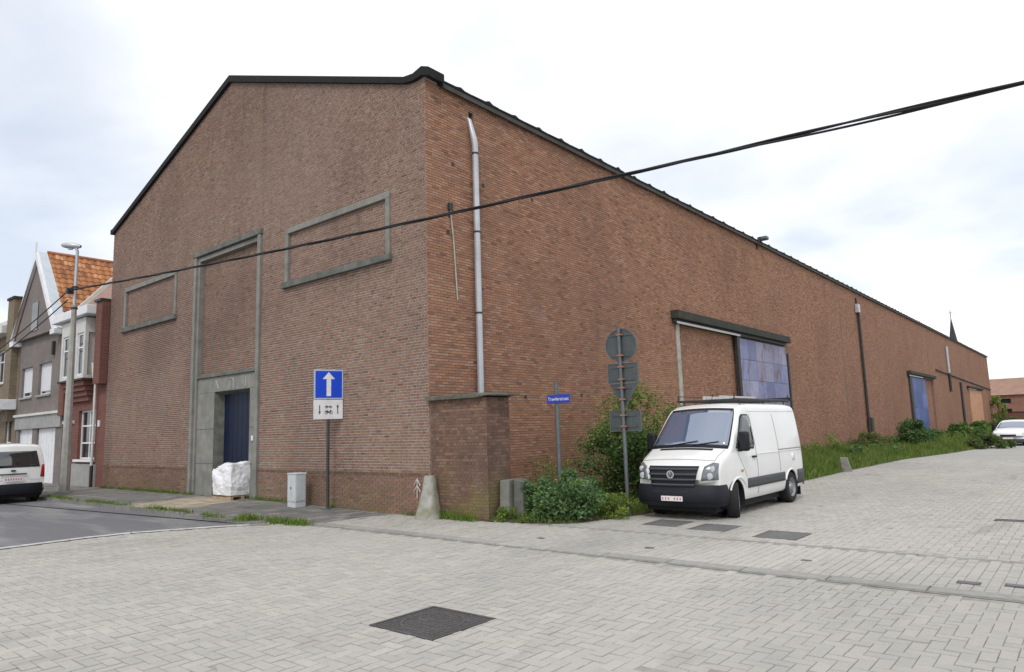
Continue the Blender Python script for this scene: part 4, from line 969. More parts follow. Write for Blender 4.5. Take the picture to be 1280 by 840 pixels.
# --- olive house at the western edge
ox0, ox1 = -37.0, -29.22; W3 = ox1 - ox0
H3 = thing('olive_house', 'olive brown brick house with white canopy slab and dark chimney pier', 'house', (ox0, 0.0, 0.06))
def o3(x): return x - ox0
u1 = (o3(-33.0), o3(-31.35), 4.95, 6.65); u2 = (o3(-35.8), o3(-34.2), 4.95, 6.65); l1 = (o3(-30.9), o3(-29.9), 1.2, 3.1); l2 = (o3(-34.5), o3(-32.0), 0.0, 3.0)
facade(H3, 0, W3, -0.06, 7.35, 0.0, [u1, u2, l1, l2], 'house_olive')
MB().box(0, 0.31, 0, 0.25, 9.0, 7.3).build('party_wall', 'house_olive', H3); MB().box(W3 - 0.25, 0.31, 0, W3, 9.0, 7.3).build('party_wall', 'house_olive', H3); MB().box(0.26, 8.7, 0, W3 - .26, 9.0, 7.3).build('rear_wall', 'house_olive', H3)
window(H3, *u1, 0.12, mull=(0.5,), trans=(0.65,), sill='cream_paint'); window(H3, *u2, 0.12, mull=(0.5,), trans=(0.65,), sill='cream_paint'); window(H3, *l1, 0.12, trans=(0.35,), sill='cream_paint')
MB().box(l2[0], 0.12, 0, l2[1], 0.18, 3.0).build('front_door', 'door_dark', H3)
MB().box(o3(-34.8), -0.75, 3.45, o3(-29.3), -0.002, 3.95).build('canopy', 'white_paint', H3, bevel=0.03)
MB().box(W3 - 1.35, -0.30, 2.9, W3 - 0.35, 0.35, 9.0).build('chimney_pier', 'house_olive', H3); MB().box(W3 - 1.42, -0.36, 9.001, W3 - 0.28, 0.42, 9.12).build('pier_cap', 'concrete_dark', H3)
MB().box(-0.1, -0.5, 7.36, W3 - 1.43, 8.9, 7.75).build('eaves', 'cream_paint', H3, bevel=0.02)
MB().box(0.0, 1.2, 7.76, W3 - 1.5, 8.8, 8.5).build('attic', 'house_olive', H3); MB().box(-0.1, 0.9, 8.501, W3 - 1.45, 8.9, 8.75).build('attic_cornice', 'cream_paint', H3)
# --- orange roof peeping over from the lane behind
bxx, byy = -21.3, 11.5
H4 = thing('rear_house', 'house behind the terrace showing only a plain orange roof slope', 'house', (bxx, byy, 0))
MB().box(-5.5, 0, 0, 6.5, 8, 8.7).build('wall', 'house_red', H4)
MB().prism([(-0.4, 8.55), (8.4, 8.55), (4.0, 11.95)], 'x', -5.7, 6.7).build('roof', 'roof_orange', H4)
MB().box(-4.4, 3.6, 11.0, -3.6, 4.4, 12.6).build('chimney', 'house_red', H4)

# ------------------------------------------------------------------ street lamp, overhead cable
lb_ = G(80, 616, 0.08); LX, LY = lb_[0], lb_[1]
SL = thing('street_lamp', 'tall tapered grey concrete lamp post with steel neck by the red house', 'street lamp', (LX, LY, 0.07))
zn = SY(86, 384, LY)[2] - 0.07; zl = SY(88, 314, LY)[2] - 0.07; zk = SY(88, 366, LY)[2] - 0.07
MB().lathe([(0.175, 0.0), (0.165, 0.4), (0.088, zn), (0.0, zn)], n=8).build('post', 'concrete_post', SL)
MB().lathe([(0.27, -0.02), (0.27, 0.05), (0.21, 0.07)], n=12).build('footing', 'concrete', SL)
MB().tube([(0, 0, zn - 0.3), (0, 0, zl - 0.15), (-0.03, -0.04, zl)], 0.055, 10).build('neck', 'zinc', SL, smooth=True)
for z_ in (zn - 0.15, zk + 0.1): MB().lathe([(0.115, z_), (0.115, z_ + 0.06)], n=10).build('collar', 'dark_steel', SL, solid=0.02)
MB().box(-0.14, -0.26, zk - 0.12, 0.02, -0.05, zk + 0.08).build('insulator', 'dark_steel', SL); MB().tube([(-0.3, -0.2, zk), (0.2, -0.2, zk + 0.05)], 0.03, 6).build('clamp_bar', 'dark_steel', SL)
hd = MB(); P = []
for (u, w_, h_) in [(-0.12, 0.05, 0.05), (-0.02, 0.10, 0.09), (0.2, 0.13, 0.12), (0.42, 0.12, 0.11), (0.56, 0.08, 0.07), (0.60, 0.02, 0.02)]:
    P.append([(-u * 0.76 - 0.65 * w_ * math.cos(a_), -u * 0.65 + 0.76 * w_ * math.cos(a_), zl + 0.05 + 0.10 * u + h_ * math.sin(a_)) for a_ in np.linspace(0, 2 * math.pi, 13)])
hd.grid(P); hd.build('lamp_head', 'zinc', SL, smooth=True)
MB().lathe([(0.10, zl - 0.03), (0.08, zl - 0.07), (0.0, zl - 0.09)], (-0.20, -0.17, 0), 12).build('lamp_glass', 'lamp_lens', SL)
# cable: bundled strands running along the street
A = np.array([LX - 0.05, LY - 0.2, zk + 0.07]); Bq = DEP(1280, 101, 9.0); Cq = Bq + (Bq - A) * 0.55; Cq[2] += 0.52
def cable_pts(P0, P1, sag, n=60):
    return [P0 + (P1 - P0) * t_ - np.array([0, 0, sag * 4 * t_ * (1 - t_)]) for t_ in np.linspace(0, 1, n)]
q0 = DEP(145, 360, 25.0)
OC = thing('overhead_cable', 'black bundled overhead cable slung from the concrete lamp post across the yard', 'cable', tuple(A))
main = cable_pts(A, Cq, 0.38, 130)
for k_ in range(3):
    pts = []
    for i, p in enumerate(main):
        a_ = i * 0.42 + k_ * 2.094
        t_ = min(max((i / 129 - 0.48) / 0.2, 0), 1); dr_ = np.array([0, 0, -0.045 * t_ * t_ * (3 - 2 * t_)]) * (k_ == 2)
        pts.append(tuple(p - A + np.array([0, math.cos(a_), math.sin(a_)]) * 0.020 + dr_))
    MB().tube(pts, 0.018, 6).build('strand', 'black_cable', OC, smooth=True)
Dq = DEP(0, 428, 31.0); Eq = A + (Dq - A) * 2.2
for dz in (0.0, -0.35):
    pts = [tuple(p - A + np.array([0, 0, dz])) for p in cable_pts(A, Eq, 0.3, 30)]
    MB().tube(pts, 0.022, 6).build('strand', 'black_cable', OC)
PO = thing('utility_pole', 'tall grey concrete pole carrying the far end of the overhead cable', 'pole', (Cq[0], Cq[1], 0))
MB().lathe([(0.22, 0), (0.12, Cq[2] + 0.4), (0, Cq[2] + 0.42)], n=8).build('post', 'concrete_post', PO)

# ------------------------------------------------------------------ signs
ow = G(410, 637, 0.03)[:2]
OW = thing('one_way_sign', 'blue one way sign with white arrow above a white cycle panel on dark post', 'road sign', (ow[0], ow[1], 0.03), R(-22 + 90))
# local frame: plate in the local XZ plane, facing -Y
bt, bb, sb_ = [SY(411, q_, ow[1])[2] - 0.03 for q_ in (462, 499, 524)]
hw = 0.36
MB().tube([(0, 0.045, 0.0), (0, 0.045, bt - 0.05)], 0.038, 10).build('post', 'pole_dark', OW, smooth=True)
MB().lathe([(0.07, 0.0), (0.07, 0.03), (0.04, 0.04)], (0, 0.045, 0), 10).build('foot', 'pole_steel', OW)
bd = MB().box(-hw, -0.012, bb, hw, 0.006, bt).build('board', 'sign_rim', OW, bevel=0.008)
MB().box(-hw + 0.035, -0.016, bb + 0.035, hw - 0.035, -0.012, bt - 0.035).build('blue_face', 'sign_blue', bd)
am = MB(); zc_ = (bb + bt) / 2
am.prism([(-0.055, zc_ - 0.29), (0.055, zc_ - 0.29), (0.055, zc_ + 0.13), (0.15, zc_ + 0.13), (0.0, zc_ + 0.30), (-0.15, zc_ + 0.13), (-0.055, zc_ + 0.13)], 'y', -0.020, -0.0165); am.build('arrow', 'sign_white', bd)
sp_ = MB().box(-hw - 0.005, -0.012, sb_, hw - 0.01, 0.006, bb - 0.015).build('sub_panel', 'sign_white', OW, bevel=0.008)
zc2 = (sb_ + bb) / 2 - 0.005
for sx, up_ in ((-0.22, 1), (0.22, -1)):           # small arrows either side
    MB().prism([(sx - 0.010, zc2 + up_ * 0.11), (sx - 0.010, zc2 - up_ * 0.05), (sx - 0.03, zc2 - up_ * 0.05), (sx, zc2 - up_ * 0.125), (sx + 0.03, zc2 - up_ * 0.05), (sx + 0.010, zc2 - up_ * 0.05), (sx + 0.010, zc2 + up_ * 0.11)], 'y', -0.016, -0.0125).build('small_arrow', 'ink_black', sp_)
def ring(mb, x, z, r0, r1, y0, y1, n=14):
    mb.lathe([(r0, y0), (r1, y0), (r1, y1), (r0, y1), (r0, y0)], (x, 0, z), n, 'y')
for nm, zo, bold in (('moped_symbol', -0.075, True), ('cycle_symbol', 0.06, False)):
    q = MB(); r_ = 0.042 if bold else 0.032; zz_ = zc2 + zo
    ring(q, -0.055, zz_, r_ - 0.012, r_, -0.016, -0.0125); ring(q, 0.055, zz_, r_ - 0.012, r_, -0.016, -0.0125)
    h_ = 0.05 if bold else 0.016
    q.prism([(-0.055, zz_ - 0.006), (0.055, zz_ - 0.006), (0.05, zz_ + h_), (0.075, zz_ + h_ + 0.012), (0.03, zz_ + h_ + 0.012), (0.02, zz_ + 0.012), (-0.03, zz_ + h_), (-0.075, zz_ + h_)], 'y', -0.0162, -0.0126)
    q.build(nm, 'ink_black', sp_)
# pole with the backs of four signs
TS = thing('traffic_sign_pole', 'grey pole with backs of round, square, triangular and oblong road signs', 'road sign', (3.66, 2.08, 0.0), R(8))
MB().tube([(0, 0, 0), (-0.02, 0, 3.86)], 0.042, 10).build('post', 'pole_steel', TS, smooth=True)
def plate(name, poly, y, parent, rim=0.02):
    o = MB().prism(poly, 'y', y, y + 0.016).build(name, 'sign_back', parent, bevel=0.004)
    n = len(poly); e = MB(); c_ = np.mean(np.array(poly), axis=0)
    for i in range(n):
        a_, b_ = np.array(poly[i]), np.array(poly[(i + 1) % n]); ai, bi = c_ + (a_ - c_) * 0.955, c_ + (b_ - c_) * 0.955
        e.add([(a_[0], y - .012, a_[1]), (b_[0], y - .012, b_[1]), (bi[0], y - .012, bi[1]), (ai[0], y - .012, ai[1])] + [(q[0], y - 0.001, q[1]) for q in (a_, b_, bi, ai)], [(0, 1, 2, 3), (4, 7, 6, 5), (0, 4, 5, 1), (2, 6, 7, 3)])
    e.build('rim', 'pole_steel', o)
    MB().prism([(c_[0] + (q[0] - c_[0]) * 0.99, c_[1] + (q[1] - c_[1]) * 0.99) for q in poly], 'y', y + 0.017, y + 0.019).build('face', 'sign_white', o)
    return o
yp_ = 0.05
rnd_c = [(0.36 * math.cos(a_), 3.50 + 0.36 * math.sin(a_)) for a_ in np.linspace(0, 2 * math.pi, 33)[:-1]]
p1 = plate('round_sign', rnd_c, yp_, TS)
p2_ = plate('square_sign', [(-0.33, 2.70), (0.36, 2.70), (0.36, 3.12), (-0.33, 3.12)], yp_, TS)
p3 = plate('triangle_sign', [(-0.31, 2.69), (0.02, 2.16), (0.34, 2.69)], yp_ + 0.004, TS)
p4 = plate('oblong_sign', [(-0.33, 1.70), (0.37, 1.70), (0.37, 2.13), (-0.33, 2.13)], yp_, TS)
for par, zs in ((p1, (3.28, 3.72)), (p2_, (2.78, 3.04)), (p3, (2.36, 2.60)), (p4, (1.80, 2.03))):
    for z_ in zs:
        MB().box(-0.062, -0.052, z_ - 0.016, 0.062, yp_ - 0.001, z_ + 0.016).build('clamp', 'band_rust', par)
        w_ = 0.26 if par is not p3 else 0.06 + (z_ - 2.3) * 0.4
        MB().box(-w_, yp_ - 0.014, z_ - 0.022, w_, yp_ - 0.0005, z_ + 0.022).build('stiffener', 'sign_back', par)
# street name plate
NS = thing('street_name_sign', 'small blue street name plate on a slim grey pole in the bushes', 'street sign', (2.6, 1.2, 0.0), R(10))
MB().tube([(0, 0, 0), (0, 0, 2.76)], 0.045, 10).build('post', 'pole_steel', NS, smooth=True)
np_ = MB().box(-0.20, -0.065, 2.32, 0.33, -0.046, 2.50).build('name_plate', 'name_blue', NS, bevel=0.004)
tcv = bpy.data.curves.new('street_name', 'FONT'); tcv.body = 'Trawlerstraat'; tcv.size = 0.105; tcv.align_x = 'CENTER'; tcv.align_y = 'CENTER'; tcv.extrude = 0.001
to = bpy.data.objects.new('tmp', tcv); COL.objects.link(to)
bpy.context.view_layer.update()
tme = bpy.data.meshes.new_from_object(to.evaluated_get(bpy.context.evaluated_depsgraph_get())); bpy.data.objects.remove(to)
tx = link('lettering', tme, 'sign_white', np_); tme.materials.clear(); tme.materials.append(MATS['sign_white'])
co = np.array([v_.co for v_ in tme.vertices]); wt = co[:, 0].max() - co[:, 0].min(); sc = min(1.0, 0.48 / wt)
for v_ in tme.vertices: v_.co = Vector((v_.co.x * sc + 0.065, -0.0665 - v_.co.z, v_.co.y * sc * 1.15 + 2.405))

# ------------------------------------------------------------------ cabinet, wrapped pallet, guard stones
cp_ = SY(366, 620, -0.42)
CB = thing('utility_cabinet', 'pale grey plastic utility cabinet standing against the brick plinth', 'cabinet', (-4.42, -0.42, 0.045), 0, scale=0.9)
MB().box(-0.20, -0.16, 0.0, 0.20, 0.16, 0.14).build('base', 'plastic_grey', CB, bevel=0.006)
MB().box(-0.205, -0.165, 0.146, 0.205, 0.165, 0.90).build('body', 'plastic_grey', CB, bevel=0.012)
MB().box(-0.185, -0.173, 0.18, -0.006, -0.166, 0.87).build('door', 'plastic_grey', CB, bevel=0.004); MB().box(0.006, -0.173, 0.18, 0.185, -0.166, 0.87).build('door', 'plastic_grey', CB, bevel=0.004)
MB().box(0.206, -0.13, 0.18, 0.213, 0.13, 0.87).build('side_panel', 'plastic_grey', CB, bevel=0.003)
MB().prism([(-0.22, 0.901), (0.22, 0.901), (0.20, 0.94), (-0.20, 0.94)], 'y', -0.18, 0.18).build('lid', 'plastic_grey', CB, bevel=0.008)
MB().box(-0.03, -0.182, 0.5, 0.0, -0.1735, 0.56).build('lock', 'dark_steel', CB)
pp = SY(287, 610, -0.25)
PB = thing('wrapped_pallet', 'bulky load wrapped in white plastic film on a pallet before the blue door', 'pallet', (pp[0] + 0.10, -0.18, 0.085), R(4), scale=0.82)
for y_ in (-0.42, 0.0, 0.40): MB().box(-0.58, y_ - 0.05, 0.0, 0.58, y_ + 0.05, 0.10).build('runner', 'pallet_wood', PB)
for i in range(7): MB().box(-0.58 + i * 0.17, -0.47, 0.101, -0.46 + i * 0.17, 0.45, 0.122).build('deck_board', 'pallet_wood', PB)
bm = bmesh.new(); bmesh.ops.create_cube(bm, size=1.0); bmesh.ops.subdivide_edges(bm, edges=bm.edges, cuts=26, use_grid_fill=True)
from mathutils import noise as mn
for v_ in bm.verts:
    p = v_.co.copy(); q = p.normalized() * 0.62
    r_ = p.lerp(q, 0.28)
    r_.x *= 1.16; r_.y *= 0.98; zz_ = (r_.z + 0.5); zz_ *= 1.03
    top = 0.10 * (mn.noise(Vector((p.x * 2.2, p.y * 2.2, 1.7)))) + 0.10 * (p.x + 0.2)
    if zz_ > 0.5: zz_ += top * (zz_ - 0.5) * 2
    n_ = mn.noise(Vector((p.x * 3, p.y * 3, p.z * 3))) * 0.06 + mn.noise(Vector((p.x * 8, p.y * 8, p.z * 14))) * 0.028 + abs(mn.noise(Vector((p.x * 16, p.y * 16, p.z * 7)))) * 0.030
    d_ = Vector((r_.x, r_.y, 0)).normalized() if Vector((r_.x, r_.y, 0)).length > 0 else Vector((0, 0, 0))
    v_.co = Vector((r_.x, r_.y, 0.13 + max(0, zz_))) + d_ * n_ + Vector((0, 0, n_ * 0.6))
me = bpy.data.meshes.new('film_load'); bm.to_mesh(me); bm.free(); me.polygons.foreach_set('use_smooth', [True] * len(me.polygons))
link('film_load', me, 'wrap_film', PB)
pieces_gs = plain('guard_stone_mat', (0.33, 0.325, 0.30), 0.9, 0.3, 5.0, bmp=0.45, dirt=(0.15, 0.145, 0.05), dirt_scale=2.0, dirt_amt=0.95)
g0 = G(536, 648)
GS = thing('guard_stone', 'mossy tapered concrete guard stone at the foot of the warehouse corner', 'guard stone', (g0[0] + 0.02, g0[1] - 0.02, 0), R(20))
m = MB(); P = []
for (z_, a_, b_, oy) in [(0.0, 0.275, 0.24, 0.0), (0.1, 0.265, 0.23, 0.01), (0.35, 0.20, 0.19, 0.04), (0.6, 0.15, 0.15, 0.07), (0.84, 0.12, 0.12, 0.085), (0.885, 0.10, 0.10, 0.085), (0.89, 0.0, 0.0, 0.085)]:
    P.append([(a_ * (abs(math.cos(t_)) ** 0.7) * (1 if math.cos(t_) >= 0 else -1), oy + b_ * (abs(math.sin(t_)) ** 0.7) * (1 if math.sin(t_) >= 0 else -1), z_) for t_ in np.linspace(0, 2 * math.pi, 21)])
m.grid(P); m.build('stone', 'guard_stone_mat', GS, smooth=True, ang=50)
MB().tube([(-0.08, 0.24, 0.05), (-0.02, 0.27, 0.9)], 0.03, 6).build('iron_strap', 'dark_steel', GS)
G2 = thing('concrete_stub', 'squat cracked concrete block against the outer end of the brick annex', 'concrete block', (2.0, 0.42, 0), R(6), scale=0.88)
MB().prism([(-0.31, 0.0), (-0.02, 0.0), (-0.03, 0.5), (-0.01, 0.92), (-0.27, 0.90), (-0.29, 0.4)], 'y', -0.15, 0.20).build('slab', 'concrete', G2, bevel=0.02)
MB().prism([(0.03, 0.0), (0.30, 0.0), (0.28, 0.88), (0.05, 0.93)], 'y', -0.06, 0.26).build('slab', 'concrete_sill', G2, bevel=0.02)
MB().prism([(-0.021, 0.0), (0.031, 0.0), (0.05, 0.85), (-0.015, 0.85)], 'y', 0.02, 0.18).build('gap_fill', 'soil', G2)
mk_ = G(1063, 590); MS = thing('marker_stone', 'small weathered concrete marker leaning in the grass edge of the yard', 'marker stone', (mk_[0] - 0.15, mk_[1] + 0.2, -0.02), R(10))
o = MB().prism([(-0.15, 0), (0.16, 0), (0.04, 0.50), (-0.20, 0.52)], 'y', -0.10, 0.10).build('stone', 'concrete', MS, bevel=0.02)
lt = G(597, 647); LT = thing('litter_stone', 'small pale stone lying in the grass by the annex', 'stone', (lt[0], lt[1] + 0.02, 0.02))
bm = bmesh.new(); bmesh.ops.create_icosphere(bm, subdivisions=2, radius=0.07)
for v_ in bm.verts: v_.co = Vector((v_.co.x * 1.5, v_.co.y, v_.co.z * 0.6)) * (1 + 0.25 * mn.noise(v_.co * 18))
me = bpy.data.meshes.new('stone'); bm.to_mesh(me); bm.free(); link('stone', me, 'white_paint', LT)

# ------------------------------------------------------------------ far background
ch0 = DEP(1192, 428, 350.0)
CH = thing('church', 'distant church tower with slim dark slate spire above the warehouse eaves', 'church', (ch0[0], ch0[1], 0), R(20))
zt_ = DEP(1192, 397, 350.0)[2]; zs_ = ch0[2] - 14
MB().box(-3.6, -3.6, 0, 3.6, 3.6, zs_).build('tower', 'far_brick', CH)
m = MB(); m.lathe([(4.6, zs_), (3.6, zs_ + 2.5), (0.12, zt_), (0.0, zt_)], n=8); m.build('spire', 'slate', CH)
MB().box(-7, -34, 0, 7, -3.7, 13).build('nave', 'far_brick', CH); MB().prism([(-7.6, 13), (7.6, 13), (0, 21)], 'y', -34.5, -3.71).build('nave_roof', 'slate', CH)
m = MB(); m.tube([(0, 0, zt_ - 0.5), (0, 0, zt_ + 4.2)], 0.16, 6); m.tube([(-1.1, 0, zt_ + 2.7), (1.1, 0, zt_ + 2.7)], 0.14, 6); m.build('cross', 'dark_steel', CH)
FB = thing('brick_terrace', 'long low brick building with terracotta roof closing the far end of the yard', 'building', (-6.5, 150.0, -0.1), R(-4))
fws = [(4 + i * 5.0, 4 + i * 5.0 + 1.6, 1.2, 3.0) for i in range(11)] + [(4 + i * 5.0, 4 + i * 5.0 + 1.6, 4.0, 4.9) for i in range(11)]
facade(FB, 0, 62, 0, 5.6, 0, fws, 'far_brick', 0.4)
MB().box(0, 0.41, 0, 62, 9, 5.5).build('core', 'far_brick', FB)
for w_ in fws: MB().box(w_[0], 0.3, w_[2], w_[1], 0.409, w_[3]).build('window', 'window_glass', FB)
MB().prism([(-0.5, 5.6), (9.5, 5.6), (4.5, 8.9)], 'x', -0.5, 62.5).build('roof', 'roof_terra', FB)
for x_ in (9.0, 27.0, 45.0): MB().box(x_, 3.9, 8.6, x_ + 1.2, 5.1, 11.0).build('chimney', 'far_brick', FB)

# ------------------------------------------------------------------ vehicles
class Body:
    """car body lofted from stations along x (front is +x): rows x, zb, zt, W (half width), r (roof edge radius), bow"""
    def __init__(s, st, prof, scale_prof=1.0):
        s.st = np.array(st, float); s.prof = np.array(prof, float)
    def at(s, x, k): return float(np.interp(x, s.st[:, 0], s.st[:, k]))
    def hw(s, x, z): return s.at(x, 3) * float(np.interp(z, s.prof[:, 0], s.prof[:, 1]))
    def bow(s, x, y):
        w = s.at(x, 3); q = min(abs(y) / w, 1.05); return s.at(x, 5) * (0.55 * q ** 2 + 0.45 * q ** 6)
    def section(s, x):
        zb, zt, W, r = s.at(x, 1), s.at(x, 2), s.at(x, 3), s.at(x, 4)
        r = min(r, (zt - zb) * 0.45)
        pts = [(0.0, zb), (s.hw(x, zb) * 0.6, zb), (s.hw(x, zb) - 0.04, zb), (s.hw(x, zb + 0.05), zb + 0.05)]
        for t in np.linspace(0, 1, 14)[1:]:
            z = zb + 0.05 + (zt - r - zb - 0.05) * t; pts.append((s.hw(x, z), z))
        yc = s.hw(x, zt - r)
        for a in np.linspace(0, 90, 7)[1:]: pts.append((yc - r + r * math.cos(R(a)), zt - r + r * math.sin(R(a)) - 0.0))
        for t in np.linspace(0, 1, 7)[1:]:
            y = (yc - r) * (1 - t); pts.append((y, zt + 0.035 * (1 - (y / max(yc - r, .01)) ** 2)))
        return [(x - (1 if x > 0.5 else -1) * s.bow(x, y), y, z) for y, z in pts]
    def top(s, x, f):
        """point on the upper skin, f = -1..1 across"""
        zt, r = s.at(x, 2), s.at(x, 4); yc = s.hw(x, zt - r) - r; y = yc * f
        return Vector((x - (1 if x > 0.5 else -1) * s.bow(x, y), y, zt + 0.035 * (1 - f * f)))
    def side(s, x, z, sg, off=0.0):
        y = s.hw(x, z); return Vector((x - (1 if x > 0.5 else -1) * s.bow(x, y), sg * (y + off), z))
    def front(s, y, z, off=0.0):
        st = s.st; i = int(np.argmax(st[:, 2])); xs = st[:, 0]; zt = st[:, 2]
        m = xs > s.xmid
        x = float(np.interp(-z, -zt[m], xs[m])) if z > zt[-1] else xs[-1]
        return Vector((x - s.bow(x, y) + off, y, z))
    def rear(s, y, z, off=0.0):
        st = s.st; m = st[:, 0] < 0.2
        x = float(np.interp(z, st[m][:, 2], st[m][:, 0])) if z > st[0, 2] else st[0, 0]
        return Vector((x + s.bow(x, y) - off, y, z))
    def build(s, parent, mat, arches, n=70):
        xs = sorted(set(list(np.linspace(s.st[0, 0], s.st[-1, 0], n)) + list(s.st[:, 0])))
        rings = [s.section(x) for x in xs]; k = len(rings[0])
        V = []; F = []
        full = 2 * k - 2
        for rg in rings:
            V += rg + [(p[0], -p[1], p[2]) for p in rg[-2:0:-1]]
        for i in range(len(xs) - 1):
            for j in range(full):
                a = i * full + j; b_ = i * full + (j + 1) % full; F.append((a, b_, b_ + full, a + full))
        F.append(tuple(range(full))); F.append(tuple(range((len(xs) - 1) * full, len(xs) * full))[::-1])
        me = bpy.data.meshes.new('body'); me.from_pydata(V, [], F)
        bm = bmesh.new(); bm.from_mesh(me); bmesh.ops.recalc_face_normals(bm, faces=bm.faces); bm.to_mesh(me); bm.free()
        o = link('body', me, mat, parent)
        if arches:
            cut = MB()
            for (ax, az, ar, yw) in arches:
                for sg in (-1, 1):
                    n_ = 28; ys = (sg * (yw - 0.30), sg * (yw + 0.4))
                    ring_ = [(ax + ar * math.cos(2 * math.pi * q / n_), az + ar * math.sin(2 * math.pi * q / n_)) for q in range(n_)]
                    cut.prism(ring_, 'y', min(ys), max(ys))
            co_ = cut.build('cutter', 'car_plastic', parent)
            md = o.modifiers.new('b', 'BOOLEAN'); md.object = co_; md.operation = 'DIFFERENCE'; md.solver = 'EXACT'
            bpy.context.view_layer.update()
            nm = bpy.data.meshes.new_from_object(o.evaluated_get(bpy.context.evaluated_depsgraph_get()))
            o.modifiers.clear(); o.data = nm; bpy.data.objects.remove(co_)
            if not nm.materials: nm.materials.append(MATS[mat])
            for p_ in nm.polygons: p_.material_index = 0
        o.data.polygons.foreach_set('use_smooth', [True] * len(o.data.polygons)); o.data.set_sharp_from_angle(angle=R(38))
        for (ax, az, ar, yw) in arches:
            for sg in (-1, 1):
                w = MB(); n_ = 20
                pr = [(ax + (ar - 0.006) * math.cos(R(a)), az + (ar - 0.006) * math.sin(R(a))) for a in np.linspace(-20, 200, n_)]
                w.grid([[(px_, sg * (yw - 0.29), pz_) for px_, pz_ in pr], [(px_, sg * (yw - 0.02), pz_) for px_, pz_ in pr]])
                w.prism([(ax + (ar - .01) * math.cos(R(a)), az + (ar - .01) * math.sin(R(a))) for a in np.linspace(0, 360, 25)[:-1]], 'y', sg * (yw - 0.295), sg * (yw - 0.285))
                w.build('wheel_arch', 'car_plastic', parent)
        return o
def quad_patch(fn, c, nu=10, nv=6, name='panel', mat='car_glass', parent=None, smooth=True, solid=0.012):
    """c: four corners (u,v) in order; fn(u,v) gives the point on the skin"""
    P = []
    for i in range(nu + 1):
        row = []
        for j in range(nv + 1):
            s_, t_ = i / nu, j / nv
            u = (c[0][0] * (1 - s_) + c[1][0] * s_) * (1 - t_) + (c[3][0] * (1 - s_) + c[2][0] * s_) * t_
            v = (c[0][1] * (1 - s_) + c[1][1] * s_) * (1 - t_) + (c[3][1] * (1 - s_) + c[2][1] * s_) * t_
            row.append(tuple(fn(u, v)))
        P.append(row)
    m = MB(); m.grid(P); o = m.build(name, mat, parent, smooth=smooth, fix=False)
    if solid:
        md = o.modifiers.new('solid', 'SOLIDIFY'); md.thickness = solid; md.offset = 0
    return o
def poly_patch(fn, poly, name, mat, parent, off_fn=None, solid=0.012):
    """flat-ish polygon of (u,v) corners mapped onto the skin, as a fan with a centre, finely cut along the outline"""
    pts = []
    for i in range(len(poly)):
        a, b_ = np.array(poly[i]), np.array(poly[(i + 1) % len(poly)])
        for t in np.linspace(0, 1, 5)[:-1]: pts.append(a + (b_ - a) * t)
    c = np.mean(np.array(pts), axis=0); n = len(pts); V = []; F = []
    rings = [1.0, 0.66, 0.33]
    for q in rings: V += [tuple(fn(*(c + (p - c) * q))) for p in pts]
    V.append(tuple(fn(*c)))
    for r_ in range(len(rings) - 1):
        for i in range(n): F.append((r_ * n + i, r_ * n + (i + 1) % n, (r_ + 1) * n + (i + 1) % n, (r_ + 1) * n + i))
    for i in range(n): F.append(((len(rings) - 1) * n + i, (len(rings) - 1) * n + (i + 1) % n, len(V) - 1))
    m = MB(); m.add(V, F); o = m.build(name, mat, parent, smooth=True, fix=False)
    if solid:
        md = o.modifiers.new('solid', 'SOLIDIFY'); md.thickness = solid; md.offset = 0
    return o
def wheel(parent, x, y, r, w, sg, steer=0.0, rim='rim_steel'):
    h = MB()
    h.lathe([(r * .62, -w / 2), (r * .90, -w / 2), (r * .975, -w * .40), (r, -w * .25), (r, w * .25), (r * .975, w * .40), (r * .90, w / 2), (r * .62, w / 2), (r * .62, -w / 2)], n=36, axis='y')
    o = h.build('wheel', 'tyre', parent, smooth=True)
    o.location = (x, y, r); o.rotation_euler = (0, 0, steer)
    q = sg
    rm = MB(); rm.lathe([(r * .63, q * w * .47), (r * .60, q * w * .50), (r * .57, q * w * .42), (r * .50, q * w * .30), (r * .30, q * w * .36), (r * .27, q * w * .46), (r * .16, q * w * .50), (0.0, q * w * .50)], n=30, axis='y')
    rm.build('rim', rim, o, smooth=True, ang=30)
    for k_ in range(8):
        a_ = k_ * math.pi / 4; cx_, cz_ = r * .40 * math.cos(a_), r * .40 * math.sin(a_)
        MB().lathe([(0.0, q * w * .345), (r * .075, q * w * .345), (r * .075, q * w * .30)], (cx_, 0, cz_), 10, 'y').build('vent_hole', 'car_plastic', o)
    return o
def plan_band(plan, levels, name, mat, parent, bevel=0.0):
    """plan: list (x,y) for y>=0 from side to centre; levels: (z, inset). Closed band, mirrored"""
    P2 = plan + [(x_, -y_) for x_, y_ in plan[::-1][1:]]
    rows = []
    for z_, ins in levels:
        row = []
        for i, (x_, y_) in enumerate(P2):
            a = P2[max(i - 1, 0)]; b_ = P2[min(i + 1, len(P2) - 1)]; t = Vector((b_[0] - a[0], b_[1] - a[1])).normalized(); n_ = Vector((-t.y, t.x))
            c_ = Vector((x_, y_)) - Vector((P2[len(P2) // 2][0] - 0.6 * (1 if P2[len(P2) // 2][0] > P2[0][0] else -1), 0))
            if n_.dot(c_) < 0: n_ = -n_
            row.append((x_ - n_.x * ins, y_ - n_.y * ins, z_))
        rows.append(row)
    inner = [[(p[0] * 1.0 - 0.10 * (1 if P2[len(P2) // 2][0] > P2[0][0] else -1), p[1] * 0.92, p[2]) for p in rows[-1]], [(p[0] - 0.10 * (1 if P2[len(P2) // 2][0] > P2[0][0] else -1), p[1] * 0.92, p[2]) for p in rows[0]]]
    m = MB(); m.grid(rows + inner + [rows[0]])
    return m.build(name, mat, parent, smooth=True, ang=45, bevel=bevel)

